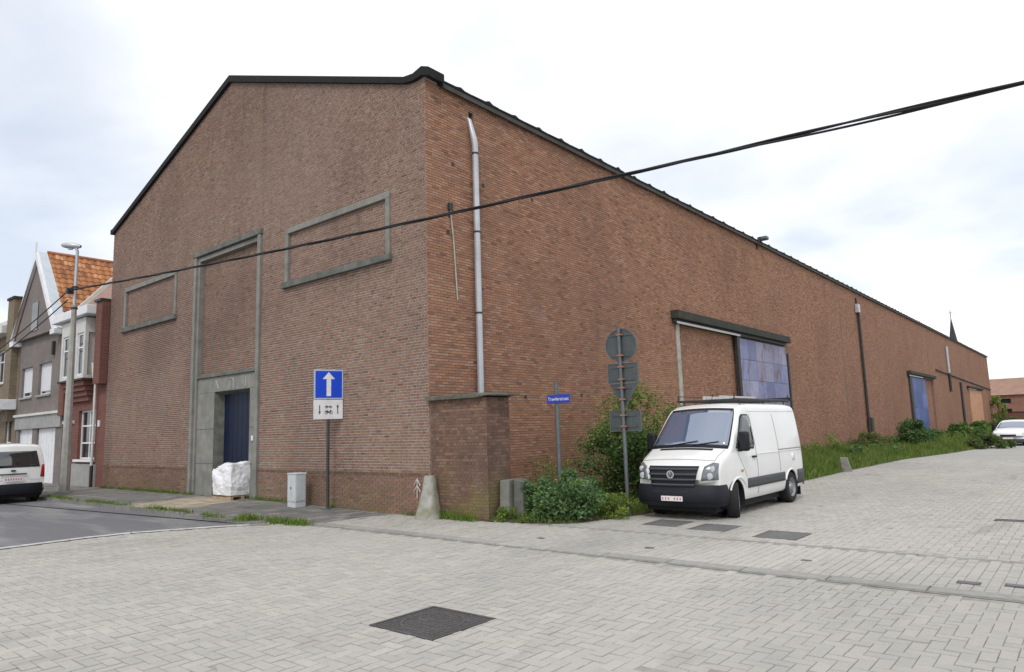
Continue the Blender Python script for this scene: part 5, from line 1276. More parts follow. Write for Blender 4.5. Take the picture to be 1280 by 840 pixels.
def mirror_part(b, parent, sg, z=1.42, x=3.05, y=0.98):
    o = MB().box(x - 0.06, sg * (y + 0.16) - 0.11, z - 0.05, x + 0.09, sg * (y + 0.16) + 0.11, z + 0.36).build('mirror', 'car_plastic', parent, smooth=True, bevel=0.05)
    MB().box(x - 0.04, min(sg * (y - 0.08), sg * (y + 0.1)), z - 0.06, x + 0.06, max(sg * (y - 0.08), sg * (y + 0.1)), z + 0.03).build('mirror_arm', 'car_plastic', o, bevel=0.015)

# --- the white delivery van
VAN = thing('delivery_van', 'white panel van with dark bumper, roof rack and turned front wheel beside the bushes', 'van', (4.86, 5.72, -0.005), R(-90.5), scale=0.93)
PR = [(0.0, 0.93), (0.3, 0.95), (0.55, 0.985), (0.95, 1.0), (1.25, 0.985), (1.5, 0.965), (1.9, 0.91), (2.3, 0.84), (2.6, 0.78)]
ST = [(-1.00, 0.42, 1.00, 0.93, 0.05, 0.04), (-0.995, 0.40, 1.9, 0.95, 0.06, 0.04), (-0.98, 0.36, 2.2, 0.965, 0.10, 0.05), (-0.90, 0.34, 2.34, 0.98, 0.14, 0.05), (-0.6, 0.32, 2.37, 0.99, 0.15, 0.03), (0.0, 0.32, 2.375, 0.99, 0.15, 0.0),
      (1.8, 0.32, 2.375, 0.99, 0.15, 0.0), (2.35, 0.32, 2.35, 0.99, 0.15, 0.05), (2.58, 0.32, 2.27, 0.988, 0.12, 0.10), (2.72, 0.32, 2.14, 0.985, 0.09, 0.11), (3.42, 0.32, 1.43, 0.965, 0.08, 0.12), (3.55, 0.32, 1.375, 0.96, 0.10, 0.12),
      (3.85, 0.32, 1.26, 0.945, 0.12, 0.15), (4.05, 0.32, 1.15, 0.93, 0.11, 0.20), (4.15, 0.32, 1.05, 0.92, 0.09, 0.24), (4.19, 0.32, 0.95, 0.915, 0.05, 0.25), (4.20, 0.34, 0.80, 0.91, 0.04, 0.25)]
vb = Body(ST, PR); vb.xmid = 3.4
bo_ = vb.build(VAN, 'car_white', [(0.0, 0.36, 0.42, 0.99), (3.25, 0.36, 0.43, 0.97)])
def off_side(sg, d): return lambda x_, z_: vb.side(x_, z_, sg, d)
# windscreen
quad_patch(lambda f_, x_: vb.top(x_, f_) + Vector((0.006, 0, 0.008)), [(-0.99, 3.40), (0.99, 3.40), (0.965, 2.66), (-0.965, 2.66)], 16, 8, 'windscreen', 'windscreen', VAN)
quad_patch(lambda f_, x_: vb.top(x_, f_) + Vector((0.004, 0, 0.004)), [(-1.03, 3.46), (1.03, 3.46), (0.985, 2.60), (-0.985, 2.60)], 16, 8, 'windscreen_seal', 'car_plastic', VAN)
quad_patch(lambda f_, x_: vb.top(x_, f_) + Vector((0.0, 0, 0.008)), [(-0.72, 3.57), (0.72, 3.57), (0.72, 3.51), (-0.72, 3.51)], 12, 2, 'cowl_grille', 'car_plastic', VAN)
for f0, f1 in ((-0.5, 0.25), (0.15, 0.78)):
    a_ = vb.top(3.42, f0) + Vector((0.03, 0, 0.03)); b2 = vb.top(3.33, f1) + Vector((0.03, 0, 0.03)); MB().tube([a_, b2], 0.012, 6, cap=False).build('wiper', 'car_plastic', VAN)
for sg in (1, -1):
    wpoly = [(3.20, 1.44), (2.28, 1.40), (2.20, 1.50), (2.20, 2.02), (2.26, 2.10), (2.56, 2.10), (2.68, 2.04)]
    poly_patch(off_side(sg, 0.004), [(c_[0] + (0.03 if c_[0] > 2.5 else -0.03), c_[1] + (0.03 if c_[1] > 1.7 else -0.03)) for c_ in wpoly], 'window_seal', 'car_plastic', VAN)
    poly_patch(off_side(sg, 0.009), wpoly, 'door_window', 'car_glass', VAN)
    mirror_part(vb, VAN, sg, 1.40, 2.98, 0.93)
    # rub strip, seams, handle, sliding-door rail
    quad_patch(off_side(sg, 0.012), [(0.46, 0.56), (2.78, 0.56), (2.78, 0.76), (0.46, 0.76)], 20, 3, 'rub_strip', 'car_plastic_grey', VAN, solid=0.02)
    quad_patch(off_side(sg, 0.012), [(-0.98, 0.42), (-0.44, 0.42), (-0.46, 0.76), (-0.98, 0.76)], 8, 3, 'rub_strip', 'car_plastic_grey', VAN, solid=0.02)
    for (xa, za, xb, zb2) in [(2.12, 0.40, 2.12, 2.14), (0.72, 0.80, 0.72, 2.14)]:
        quad_patch(off_side(sg, 0.003), [(xa - .007, za), (xa + .007, za), (xb + .007, zb2), (xb - .007, zb2)], 1, 16, 'door_seam', 'seam', VAN, solid=0.004)
    quad_patch(off_side(sg, 0.003), [(2.80, 0.80), (2.812, 0.80), (3.23, 1.40), (3.215, 1.40)], 1, 8, 'door_seam', 'seam', VAN, solid=0.004)
    quad_patch(off_side(sg, 0.004), [(-0.90, 1.24), (2.1, 1.24), (2.1, 1.262), (-0.90, 1.262)], 16, 1, 'swage_line', 'car_white', VAN, solid=0.014)
    h0 = vb.side(2.24, 1.20, sg); MB().box(2.17, min(h0.y, h0.y + sg * 0.045), 1.18, 2.36, max(h0.y, h0.y + sg * 0.045), 1.225).build('door_handle', 'car_plastic', VAN, bevel=0.01)
    # headlamp wrapping the corner
    hl = [(sg * 0.60, 0.80), (sg * 0.905, 0.82), (sg * 0.90, 1.14), (sg * 0.80, 1.16), (sg * 0.655, 1.08)]
    lamp = poly_patch(lambda y_, z_: vb.front(y_, z_, 0.012), hl, 'headlamp', 'lamp_dark', VAN)
    for (yy, zz2, rr) in ((0.76, 0.89, 0.07), (0.80, 1.03, 0.06)):
        c_ = vb.front(sg * yy, zz2, 0.02); MB().lathe([(rr, c_.x - 0.01), (rr * 0.9, c_.x + 0.012), (0.0, c_.x + 0.02)], (0, c_.y, c_.z), 14, 'x').build('lamp_bulb', 'lamp_lens', lamp, smooth=True)
    MB().box(-0.99, sg * 0.70 - 0.10, 0.10, -0.965, sg * 0.70 + 0.14, 0.45).build('mud_flap', 'car_plastic', VAN)
    tl = poly_patch(lambda y_, z_: vb.rear(y_, z_, 0.012), [(sg * 0.78, 0.85), (sg * 0.92, 0.85), (sg * 0.9, 1.45), (sg * 0.79, 1.45)], 'tail_lamp', 'tail_red', VAN)
    wheel(VAN, 0.0, sg * 0.86, 0.365, 0.24, sg); wheel(VAN, 3.25, sg * 0.86, 0.365, 0.25, sg, R(22))
for sg in (1, -1):
    quad_patch(off_side(sg, 0.008), [(3.00, 0.92), (3.10, 0.92), (3.10, 0.96), (3.00, 0.96)], 2, 1, 'side_indicator', 'amber', VAN)
    quad_patch(off_side(sg, 0.003), [(-0.30, 1.00), (-0.12, 1.00), (-0.12, 1.18), (-0.30, 1.18)], 2, 2, 'fuel_flap' if sg > 0 else 'vent_flap', 'car_white', VAN, solid=0.012)
    quad_patch(off_side(sg, 0.005), [(-0.95, 1.28), (0.74, 1.28), (0.74, 1.305), (-0.95, 1.305)], 12, 1, 'door_runner', 'seam', VAN, solid=0.012)
    P = [vb.side(x_, 2.20, sg, 0.004) for x_ in np.linspace(-0.85, 2.2, 16)]
    MB().tube([tuple(p_) for p_ in P], 0.010, 5).build('roof_gutter', 'car_white', VAN)
    P = [tuple(vb.top(x_, sg * 0.99) + Vector((0, 0, 0.004))) for x_ in np.linspace(3.50, 4.0, 8)]
    MB().tube(P, 0.006, 5).build('bonnet_seam', 'seam', VAN)
    P = [tuple(vb.side(3.25 + 0.45 * math.cos(a_), 0.36 + 0.45 * math.sin(a_), sg, 0.004)) for a_ in np.linspace(R(28), R(150), 14)]
    MB().tube(P, 0.022, 6).build('arch_lip', 'car_white', VAN)
    P = [tuple(vb.side(0.44 * math.cos(a_), 0.36 + 0.44 * math.sin(a_), sg, 0.004)) for a_ in np.linspace(R(28), R(152), 14)]
    MB().tube(P, 0.022, 6).build('arch_lip', 'car_white', VAN)
MB().tube([(2.35, 0.1, 2.38), (2.18, 0.1, 2.62)], 0.008, 5).build('antenna', 'car_plastic', VAN)
# bumper, grille
plan = [(3.70, 0.985), (3.85, 0.968), (4.00, 0.93), (4.10, 0.86), (4.17, 0.74), (4.22, 0.55), (4.255, 0.28), (4.265, 0.0)]
plan_band(plan, [(0.28, 0.07), (0.34, 0.015), (0.50, -0.015), (0.58, 0.0), (0.67, 0.02), (0.71, 0.035)], 'front_bumper', 'car_plastic', VAN)
plan_band([(x_ + 0.004, y_ * 0.999) for x_, y_ in plan], [(0.285, 0.060), (0.32, 0.020), (0.36, 0.002)], 'bumper_lip', 'car_plastic', VAN)
fg = lambda d: (lambda y_, z_: vb.front(y_, z_, d))
gq = MB(); 
grl = quad_patch(fg(0.030), [(-0.44, 0.52), (0.44, 0.52), (0.56, 1.09), (-0.56, 1.09)], 16, 8, 'grille', 'car_plastic', VAN, solid=0.03)
for k_ in range(4):
    z_ = 0.70 + k_ * 0.105; hwid = 0.475 + (z_ - 0.60) * 0.17
    quad_patch(fg(0.060), [(-hwid, z_), (hwid, z_), (hwid + .005, z_ + 0.042), (-hwid - .005, z_ + 0.042)], 16, 1, 'slat', 'car_plastic_grey', grl, solid=0.03)
quad_patch(fg(0.052), [(-0.37, 0.44), (0.37, 0.44), (0.44, 0.60), (-0.44, 0.60)], 14, 3, 'air_intake', 'tyre', VAN, solid=0.03)
c_ = vb.front(0, 0.93, 0.085)
bgm = MB().lathe([(0.062, c_.x - .01), (0.062, c_.x + .012), (0.082, c_.x + .012), (0.082, c_.x - .01), (0.062, c_.x - .01)], (0, 0, c_.z), 24, 'x').build('badge', 'chrome', grl, smooth=True)
MB().lathe([(0.075, c_.x - .008), (0.07, c_.x - .002), (0.0, c_.x - .002)], (0, 0, c_.z), 20, 'x').build('badge_disc', 'car_plastic_grey', grl)
lt_ = MB(); xx = c_.x + 0.004
for pts in ([(-.030, .055), (0, .008), (.030, .055)], [(-.058, .026), (-.030, -.050), (0, .002), (.030, -.050), (.058, .026)]):
    lt_.tube([(xx, p_[0], c_.z + p_[1]) for p_ in pts], 0.0085, 6)
lt_.build('badge_letters', 'chrome', grl)
pl_ = MB().box(4.272, -0.24, 0.395, 4.286, 0.24, 0.495).build('number_plate', 'plate_white', VAN, bevel=0.004)
for k_ in range(7):
    if k_ == 3: continue
    y_ = -0.20 + k_ * 0.066; MB().box(4.2865, y_ - 0.014, 0.418, 4.2875, y_ + 0.014, 0.470).build('plate_character', 'plate_red', pl_)
quad_patch(lambda f_, x_: vb.top(x_, f_) + Vector((0.0, 0, 0.003)), [(-0.98, 3.99), (0.98, 3.99), (0.98, 3.975), (-0.98, 3.975)], 16, 1, 'bonnet_seam', 'seam', VAN, solid=0.004)
MB().box(-1.06, -0.93, 0.36, -0.96, 0.93, 0.62).build('rear_bumper', 'car_plastic_grey', VAN, bevel=0.03)
rw = quad_patch(lambda y_, z_: vb.rear(y_, z_, 0.008), [(-0.66, 1.45), (-0.06, 1.45), (-0.06, 2.05), (-0.62, 2.05)], 6, 6, 'rear_window', 'car_glass', VAN)
rw = quad_patch(lambda y_, z_: vb.rear(y_, z_, 0.008), [(0.06, 1.45), (0.66, 1.45), (0.62, 2.05), (0.06, 2.05)], 6, 6, 'rear_window', 'car_glass', VAN)
MB().box(-0.7, -0.78, 0.16, 3.9, 0.78, 0.31).build('underbody', 'tyre', VAN)
# roof rack with ladder
rk = MB()
for y_ in (-0.68, 0.68): rk.tube([(-1.10, y_, 2.475), (2.42, y_, 2.475)], 0.028, 8)
for x_ in np.linspace(-1.0, 2.32, 6): rk.tube([(x_, -0.70, 2.470), (x_, 0.70, 2.470)], 0.022, 8)
rko = rk.build('roof_rack', 'dark_steel', VAN)
for x_ in (-0.7, 0.7, 2.1):
    for y_ in (-0.68, 0.68): MB().tube([(x_, y_, 2.34), (x_, y_, 2.475)], 0.018, 6).build('rack_foot', 'dark_steel', rko)
for x_ in (-1.05, 2.38):
    for y_ in (-0.68, 0.68): MB().tube([(x_, y_, 2.475), (x_, y_, 2.615)], 0.014, 6).build('rack_stop', 'dark_steel', rko)
MB().tube([(-1.14, -0.72, 2.515), (-1.14, 0.72, 2.515)], 0.05, 10).build('rack_roller', 'car_plastic', rko)
MB().tube([(2.4, -0.68, 2.595), (-1.05, -0.68, 2.595)], 0.012, 6).build('rack_rail', 'dark_steel', rko)
LD = thing('ladder', 'aluminium ladder lying on the roof rack of the white van', 'ladder', (4.86, 5.72, 0.0), R(-90.5), scale=0.93)
for y_ in (-0.34, 0.06): MB().box(-0.4, y_ - 0.025, 2.500, 1.75, y_ + 0.025, 2.590).build('stile', 'aluminium', LD, bevel=0.005)
for i in range(8): MB().box(-0.28 + i * 0.27, -0.31, 2.525, -0.24 + i * 0.27, 0.03, 2.565).build('rung', 'aluminium', LD)

# --- generic smaller cars
def small_car(name, label, loc, rotz, ST, PR, arches, kind, wr=0.31, scale=1.0):
    t = thing(name, label, 'car', loc, rotz, scale=scale); b = Body(ST, PR); b.xmid = 1.9
    b.build(t, 'car_white', arches); W = max(s_[3] for s_ in ST)
    for (ax, az, ar, yw) in arches:
        for sg in (-1, 1): wheel(t, ax, sg * (yw - 0.14), wr, 0.20, sg)
    MB().box(-0.4, -W + 0.2, 0.15, arches[1][0] + 0.4, W - 0.2, 0.31).build('underbody', 'tyre', t)
    return t, b
PRB = [(0.0, 0.92), (0.35, 0.97), (0.7, 1.0), (1.05, 0.985), (1.4, 0.92), (1.75, 0.82), (1.9, 0.78)]
STB = [(-0.62, 0.40, 0.70, 0.86, 0.05, 0.05), (-0.615, 0.36, 1.00, 0.87, 0.05, 0.05), (-0.57, 0.33, 1.45, 0.885, 0.06, 0.06), (-0.50, 0.31, 1.72, 0.895, 0.08, 0.06), (-0.40, 0.30, 1.79, 0.90, 0.11, 0.05), (0.0, 0.30, 1.82, 0.90, 0.12, 0.0), (1.4, 0.30, 1.80, 0.90, 0.12, 0.0),
       (1.9, 0.30, 1.70, 0.90, 0.10, 0.08), (2.55, 0.30, 1.12, 0.89, 0.08, 0.10), (3.0, 0.30, 0.98, 0.87, 0.09, 0.14), (3.4, 0.32, 0.82, 0.85, 0.07, 0.18), (3.48, 0.36, 0.68, 0.84, 0.05, 0.2)]
cr_ = G(51, 624)
C1, b1_ = small_car('parked_car', 'white boxy family car seen from behind, parked at the kerb by the houses', (-15.45, -3.74, -0.003), R(180), STB, PRB, [(0.0, 0.32, 0.37, 0.90), (2.69, 0.32, 0.37, 0.88)], 'rear')
rear = lambda d: (lambda y_, z_: b1_.rear(y_, z_, d))
quad_patch(rear(0.008), [(-0.72, 1.10), (0.72, 1.10), (0.62, 1.60), (-0.62, 1.60)], 12, 6, 'rear_window', 'car_glass', C1)
plan_band([(-0.40, 0.90), (-0.55, 0.87), (-0.64, 0.75), (-0.68, 0.4), (-0.69, 0.0)], [(0.28, 0.04), (0.38, 0.0), (0.52, 0.0), (0.60, 0.02)], 'rear_bumper', 'car_plastic', C1)
for sg in (-1, 1):
    poly_patch(rear(0.012), [(sg * 0.74, 0.78), (sg * 0.86, 0.78), (sg * 0.85, 1.16), (sg * 0.77, 1.16)], 'tail_lamp', 'tail_red', C1)
    poly_patch(lambda x_, z_, sg=sg: b1_.side(x_, z_, sg, 0.006), [(-0.35, 1.12), (0.75, 1.12), (0.75, 1.58), (-0.30, 1.58)], 'side_window', 'car_glass', C1)
    poly_patch(lambda x_, z_, sg=sg: b1_.side(x_, z_, sg, 0.006), [(0.85, 1.12), (2.2, 1.12), (1.85, 1.56), (0.85, 1.58)], 'side_window', 'car_glass', C1)
    mirror_part(b1_, C1, sg, 1.05, 2.0, 0.80)
quad_patch(lambda f_, x_: b1_.top(x_, f_) + Vector((0.005, 0, 0.008)), [(-0.95, 2.5), (0.95, 2.5), (0.95, 1.92), (-0.95, 1.92)], 10, 6, 'windscreen', 'windscreen', C1)
q_ = MB().box(-0.668, -0.26, 0.68, -0.655, 0.26, 0.80).build('number_plate', 'plate_white', C1)
for k_ in range(7): MB().box(-0.6695, -0.21 + k_ * 0.066 - 0.018, 0.71, -0.6685, -0.21 + k_ * 0.066 + 0.018, 0.775).build('plate_character', 'plate_red', q_)
MB().box(-0.665, -0.36, 0.88, -0.635, 0.36, 0.92).build('tailgate_grip', 'car_plastic_grey', C1, bevel=0.006)
MB().box(-0.60, -0.06, 0.985, -0.655, 0.06, 1.03).build('tailgate_handle', 'car_plastic', C1, bevel=0.006)
PRC = [(0.0, 0.92), (0.35, 0.97), (0.7, 1.0), (0.95, 0.97), (1.2, 0.88), (1.45, 0.76)]
STC = [(-0.75, 0.40, 0.62, 0.82, 0.05, 0.08), (-0.72, 0.34, 0.92, 0.84, 0.06, 0.08), (-0.5, 0.30, 1.20, 0.86, 0.08, 0.05), (0.1, 0.28, 1.43, 0.88, 0.10, 0.0), (1.0, 0.28, 1.46, 0.88, 0.10, 0.0), (1.5, 0.28, 1.38, 0.88, 0.09, 0.06), (2.25, 0.28, 0.98, 0.88, 0.08, 0.10), (2.9, 0.28, 0.86, 0.86, 0.09, 0.15), (3.25, 0.30, 0.72, 0.83, 0.08, 0.22), (3.32, 0.34, 0.58, 0.82, 0.05, 0.24)]
cl2 = G(1262, 561)
C2, b2_ = small_car('white_hatchback', 'white hatchback facing the yard, parked far off beside the long brick wall', (7.5, 42.5, -0.005), R(-97), STC, PRC, [(0.0, 0.31, 0.35, 0.87), (2.55, 0.31, 0.35, 0.86)], 'front')
quad_patch(lambda f_, x_: b2_.top(x_, f_) + Vector((0.005, 0, 0.008)), [(-0.97, 2.2), (0.97, 2.2), (0.95, 1.55), (-0.95, 1.55)], 12, 6, 'windscreen', 'windscreen', C2)
f2 = lambda d: (lambda y_, z_: b2_.front(y_, z_, d))
quad_patch(f2(0.012), [(-0.36, 0.56), (0.36, 0.56), (0.40, 0.66), (-0.40, 0.66)], 10, 2, 'grille', 'car_plastic', C2)
plan_band([(2.95, 0.86), (3.10, 0.80), (3.22, 0.66), (3.32, 0.4), (3.36, 0.0)], [(0.22, 0.04), (0.30, 0.0), (0.40, 0.0)], 'front_bumper', 'car_plastic_grey', C2)
MB().box(3.35, -0.26, 0.40, 3.372, 0.26, 0.50).build('number_plate', 'plate_white', C2)
for sg in (-1, 1):
    poly_patch(f2(0.012), [(sg * 0.48, 0.64), (sg * 0.78, 0.66), (sg * 0.78, 0.78), (sg * 0.56, 0.74)], 'headlamp', 'lamp_lens', C2)
    poly_patch(lambda x_, z_, sg=sg: b2_.side(x_, z_, sg, 0.006), [(0.0, 0.98), (2.0, 0.98), (1.45, 1.30), (0.25, 1.32)], 'side_window', 'car_glass', C2)
    mirror_part(b2_, C2, sg, 0.90, 1.85, 0.80)

# ------------------------------------------------------------------ plants
def leaves_np(C, size, rnd, up=0.5, aspect=0.5):
    """rhombic folded leaves at centres C (n,3)"""
    n = len(C)
    d = rng.normal(0, 1, (n, 3)); d[:, 2] = d[:, 2] * 0.6 + 0.1; d /= np.linalg.norm(d, axis=1)[:, None]
    u = rng.normal(0, 1, (n, 3)); u[:, 2] += up * 2; u -= (u * d).sum(1)[:, None] * d; u /= np.linalg.norm(u, axis=1)[:, None]
    w = np.cross(d, u); s = size * rng.uniform(0.6, 1.35, n)
    L = d * (s / 2)[:, None]; Wd = w * (s * aspect / 2)[:, None]; fold = u * (s * 0.10)[:, None]
    V = np.stack([C - L, C + Wd + fold - L * 0.1, C + L, C - Wd + fold - L * 0.1], 1).reshape(-1, 3)
    F = np.arange(4 * n).reshape(n, 4)
    return V, F, rnd
def bush(name, label, loc, rx, ry, h, n, leaf, mat, clumps=16, group=None, low=0.1, open_=0.0, tilt=(0, 0), mat2=None, frac2=0.0, base=0.25, cat='bush'):
    t = thing(name, label, cat, loc, rng.uniform(0, 6.28), group)
    ang = -t.rotation_euler.z
    cs = []
    for k in range(clumps):
        a = rng.uniform(0, 6.28); q = math.sqrt(rng.uniform(0, 1)); z = rng.uniform(low, 1.0)
        sh = math.sqrt(max(0.05, 1 - (max(z - base, 0) / (1 - base + 0.02)) ** 2))
        cs.append((math.cos(a) * q * rx * sh, math.sin(a) * q * ry * sh, z * h))
    cs = np.array(cs); st = MB(); segs = []
    nst = max(4, clumps // 2)
    for k in range(clumps):
        b0 = Vector((rng.uniform(-.25, .25) * rx, rng.uniform(-.25, .25) * ry, 0)); tip = Vector(cs[k]); mid = b0.lerp(tip, 0.55) + Vector((rng.normal(0, .06), rng.normal(0, .06), 0.12 * h * rng.uniform(0, 1)))
        segs.append((b0, mid, tip)); 
        if k < nst * 2: st.tube([b0, mid, tip], [0.016 * h / 1.5 + 0.004, 0.011 * h / 1.5 + 0.003, 0.004], 5, cap=False)
    st.build('stems', 'bark', t)
    per = n // clumps; Cs = []
    for k in range(clumps):
        r0 = rng.uniform(0.75, 1.25) * 0.30 * (rx * ry * h) ** (1 / 3) * (1.25 - 0.5 * cs[k][2] / h)
        p = rng.normal(0, 1, (per, 3)); p /= np.linalg.norm(p, axis=1)[:, None]; p *= (rng.uniform(0.25, 1.0, per) ** 0.6)[:, None] * r0; p[:, 2] *= 0.8
        q = p + cs[k]
        m_ = int(per * 0.25)                         # some leaves strung along the stem
        tt = rng.uniform(0.35, 1.15, m_); b0, mid, tip = [np.array(v) for v in segs[k]]
        q[:m_] = (1 - tt)[:, None] * mid + tt[:, None] * tip + rng.normal(0, 0.05, (m_, 3))
        Cs.append(q)
    C = np.concatenate(Cs); C[:, 2] = np.maximum(C[:, 2], 0.03)
    clr = np.repeat(rng.uniform(-0.2, 0.2, clumps), per)
    rn = np.stack([np.clip(rng.uniform(0.1, 0.9, len(C)) + clr, 0, 1), rng.random(len(C)), rng.random(len(C))], 1)
    cut = rng.random(len(C)) < frac2
    for sel, mm, nm in ((~cut, mat, 'foliage'), (cut, mat2, 'young_leaves')):
        if mm is None or sel.sum() == 0: continue
        V, F, rr = leaves_np(C[sel], leaf, rn[sel])
        o = link(nm, mesh_np(nm, V, F, rr), mm, t); tag(o, kind='stuff')
    return t
def blades(name, P, H, width, mat, parent=None, lean=0.35):
    """grass blades rooted at P (n,3) with heights H"""
    n = len(P); a = rng.uniform(0, 6.28, n); side = np.stack([np.cos(a), np.sin(a), np.zeros(n)], 1)
    b = rng.uniform(0, 6.28, n); ln = np.stack([np.cos(b), np.sin(b), np.zeros(n)], 1) * (H * rng.uniform(0.05, lean * 2, n))[:, None]
    w = (width * rng.uniform(0.6, 1.3, n))[:, None]
    z = np.zeros((n, 3)); z[:, 2] = H
    m1 = P + z * 0.55 + ln * 0.3; tp = P + z + ln
    V = np.stack([P - side * w, P + side * w, m1 + side * w * 0.8, m1 - side * w * 0.8, tp + side * w * 0.12, tp - side * w * 0.12], 1).reshape(-1, 3)
    base = (np.arange(n) * 6)[:, None]
    F = np.concatenate([base + np.array([0, 1, 2, 3]), base + np.array([3, 2, 4, 5])], 1).reshape(-1, 4)
    r = np.repeat(rng.random((n, 3)), 2, axis=0)
    o = link(name, mesh_np(name, V, F, r), mat, parent); return tag(o, kind='stuff')
from mathutils import noise as mn
def patchy(x, y, s=1.1): return mn.noise(Vector((x * s, y * s, 3.3)))
# verge grass: dense near, coarser far
def verge_grass(n, y0, y1, h0, h1, wd, edge=0.0):
    P = []; H = []
    ys = rng.uniform(0, 1, n * 3)
    for t in ys:
        y = y0 + (y1 - y0) * t; xv = verge_x(y) + edge; x = rng.uniform(0.02, 1.0) * xv
        if y < 0.78 and x < 1.72: continue
        p = patchy(x, y); 
        if p < -0.25 and rng.random() < 0.7: continue
        if 3.9 < x < 5.9 and 1.6 < y < 7.0 and rng.random() < 0.6: continue
        e = (xv - x); f = min(1.0, 0.45 + e * 0.5)
        P.append((x, y, 0.02 if e < 0.3 else 0.05)); H.append((h0 + (h1 - h0) * max(0, p + 0.35)) * f * rng.uniform(0.6, 1.3))
        if len(P) >= n: break
    return np.array(P), np.array(H)
Pg, Hg = verge_grass(26000, 0.02, 12.0, 0.10, 0.34, 0.006)
g1 = blades('verge_grass', Pg, Hg, 0.0065, 'grass_green'); tag(g1, 'lush green grass filling the verge along the long brick wall', 'grass')
Pm, Hm = verge_grass(30000, 12.0, 36.0, 0.16, 0.62, 0.012, 0.05); Pf, Hf = verge_grass(13000, 36.0, 108.0, 0.25, 0.75, 0.03, 0.05)
for nm, P_, H_, w_ in (('near', Pm, Hm, 0.012), ('far', Pf, Hf, 0.03)):
    o = blades('verge_grass', P_, H_, w_, 'grass_green', g1)
sel_ = rng.random(len(Pm)) < 0.10; blades('dry_stems', Pm[sel_] + np.array([0.02, 0.03, 0]), Hm[sel_] * 1.35, 0.007, 'leaf_dry', g1)
sel_ = rng.random(len(Pg)) < 0.08; blades('dry_stems', Pg[sel_] + np.array([0.01, 0.02, 0]), Hg[sel_] * 1.3, 0.004, 'leaf_dry', g1)
# weeds in the joints at the wall foot, the kerb and the corner
def weed_line(n, fn, h, w, name, label, mat='grass_green'):
    P = []; H = []
    while len(P) < n:
        x, y, z, k = fn(rng.random())
        if patchy(x, y, 1.6) + rng.normal(0, 0.15) < 0.08 * k: continue
        P.append((x, y, z)); H.append(h * rng.uniform(0.3, 1.3))
    o = blades(name, np.array(P), np.array(H), w, mat); tag(o, label, 'weeds')
weed_line(2000, lambda t: (-18 + 17.9 * t, -0.04 - abs(rng.normal(0, 0.05)), wz(-18 + 17.9 * t), 1), 0.10, 0.006, 'wall_weeds', 'low green weeds along the foot of the front wall')
weed_line(2300, lambda t: (-22 + 19.2 * t, -2.60 + rng.normal(0, 0.08), wz(-22 + 19.2 * t) - 0.01, 1), 0.09, 0.007, 'kerb_weeds', 'sparse weeds growing along the raised kerb of the pavement')
weed_line(900, lambda t: (-3.6 + 2.6 * t, -2.45 + 0.35 * t + rng.normal(0, 0.10), wz(-3.6 + 2.6 * t) - 0.012, 0), 0.13, 0.008, 'corner_weeds', 'thicker weeds where the pavement drops to the paving')
weed_line(1500, lambda t: (0.05 + 1.75 * t, -0.05 - abs(rng.normal(0, 0.07)), 0.0, 0), 0.16, 0.007, 'annex_weeds', 'dark weeds at the foot of the brick annex')
# bushes
bush('leafy_bush', 'broad low blue green bush in front of the street name pole', (3.05, 0.85, 0.03), 0.85, 0.62, 0.86, 6500, 0.075, 'leaf_blue', 34, low=0.05, mat2='leaf_light', frac2=0.15)
bush('leafy_bush', 'low green bush between the concrete stub and the street name pole', (2.45, 0.80, 0.03), 0.60, 0.50, 0.74, 3800, 0.07, 'leaf_blue', 22, low=0.05, mat2='leaf_light', frac2=0.3)
bush('leafy_bush', 'thin dry flowering weeds against the wall behind the concrete stub', (1.7, 2.1, 0.05), 0.95, 0.8, 1.15, 1500, 0.055, 'leaf_dry', 22, low=0.1, mat2='leaf_light', frac2=0.45)
bush('leafy_bush', 'bright creeping weeds spreading from the annex foot towards the bushes', (1.95, 0.30, 0.0), 0.75, 0.25, 0.24, 1500, 0.05, 'leaf_light', 16, low=0.05, mat2='grass_green', frac2=0.5, cat='weeds')
bush('tall_shrub', 'tall dark shrub behind the road sign pole beside the van', (2.45, 4.0, 0.05), 1.25, 1.0, 1.75, 8000, 0.085, 'leaf_deep', 40, mat2='leaf_light', frac2=0.14)
bush('tall_shrub', 'tall yellow green shrub with loose upright shoots against the wall by the van', (1.75, 5.8, 0.05), 1.35, 1.3, 2.75, 5600, 0.085, 'leaf_light', 44, mat2='leaf_deep', frac2=0.3, low=0.25)
bush('tall_shrub', 'leafy light green shrub partly hidden behind the front corner of the van', (3.1, 6.4, 0.05), 0.85, 1.0, 2.2, 4200, 0.085, 'leaf_light', 28, mat2='leaf_deep', frac2=0.45)
bush('grass_clump', 'bright tufted weeds at the foot of the road sign pole', (3.55, 1.75, 0.0), 0.5, 0.5, 0.42, 2300, 0.05, 'leaf_light', 16, low=0.05, cat='weeds')
yb1 = SX(1155, 545, 1.8)[1]
bush('far_bush', 'rounded dark bush against the second blue sliding door', (3.2, 34.8, 0.02), 1.05, 1.2, 1.55, 4600, 0.13, 'leaf_deep', 22, mat2='leaf_blue', frac2=0.3)
bush('far_bush', 'dry reddish brown bush next to the dark bush by the sliding door', (2.0, 29.6, 0.05), 0.9, 1.2, 1.15, 2200, 0.10, 'leaf_dry', 16, mat2='leaf_deep', frac2=0.4)
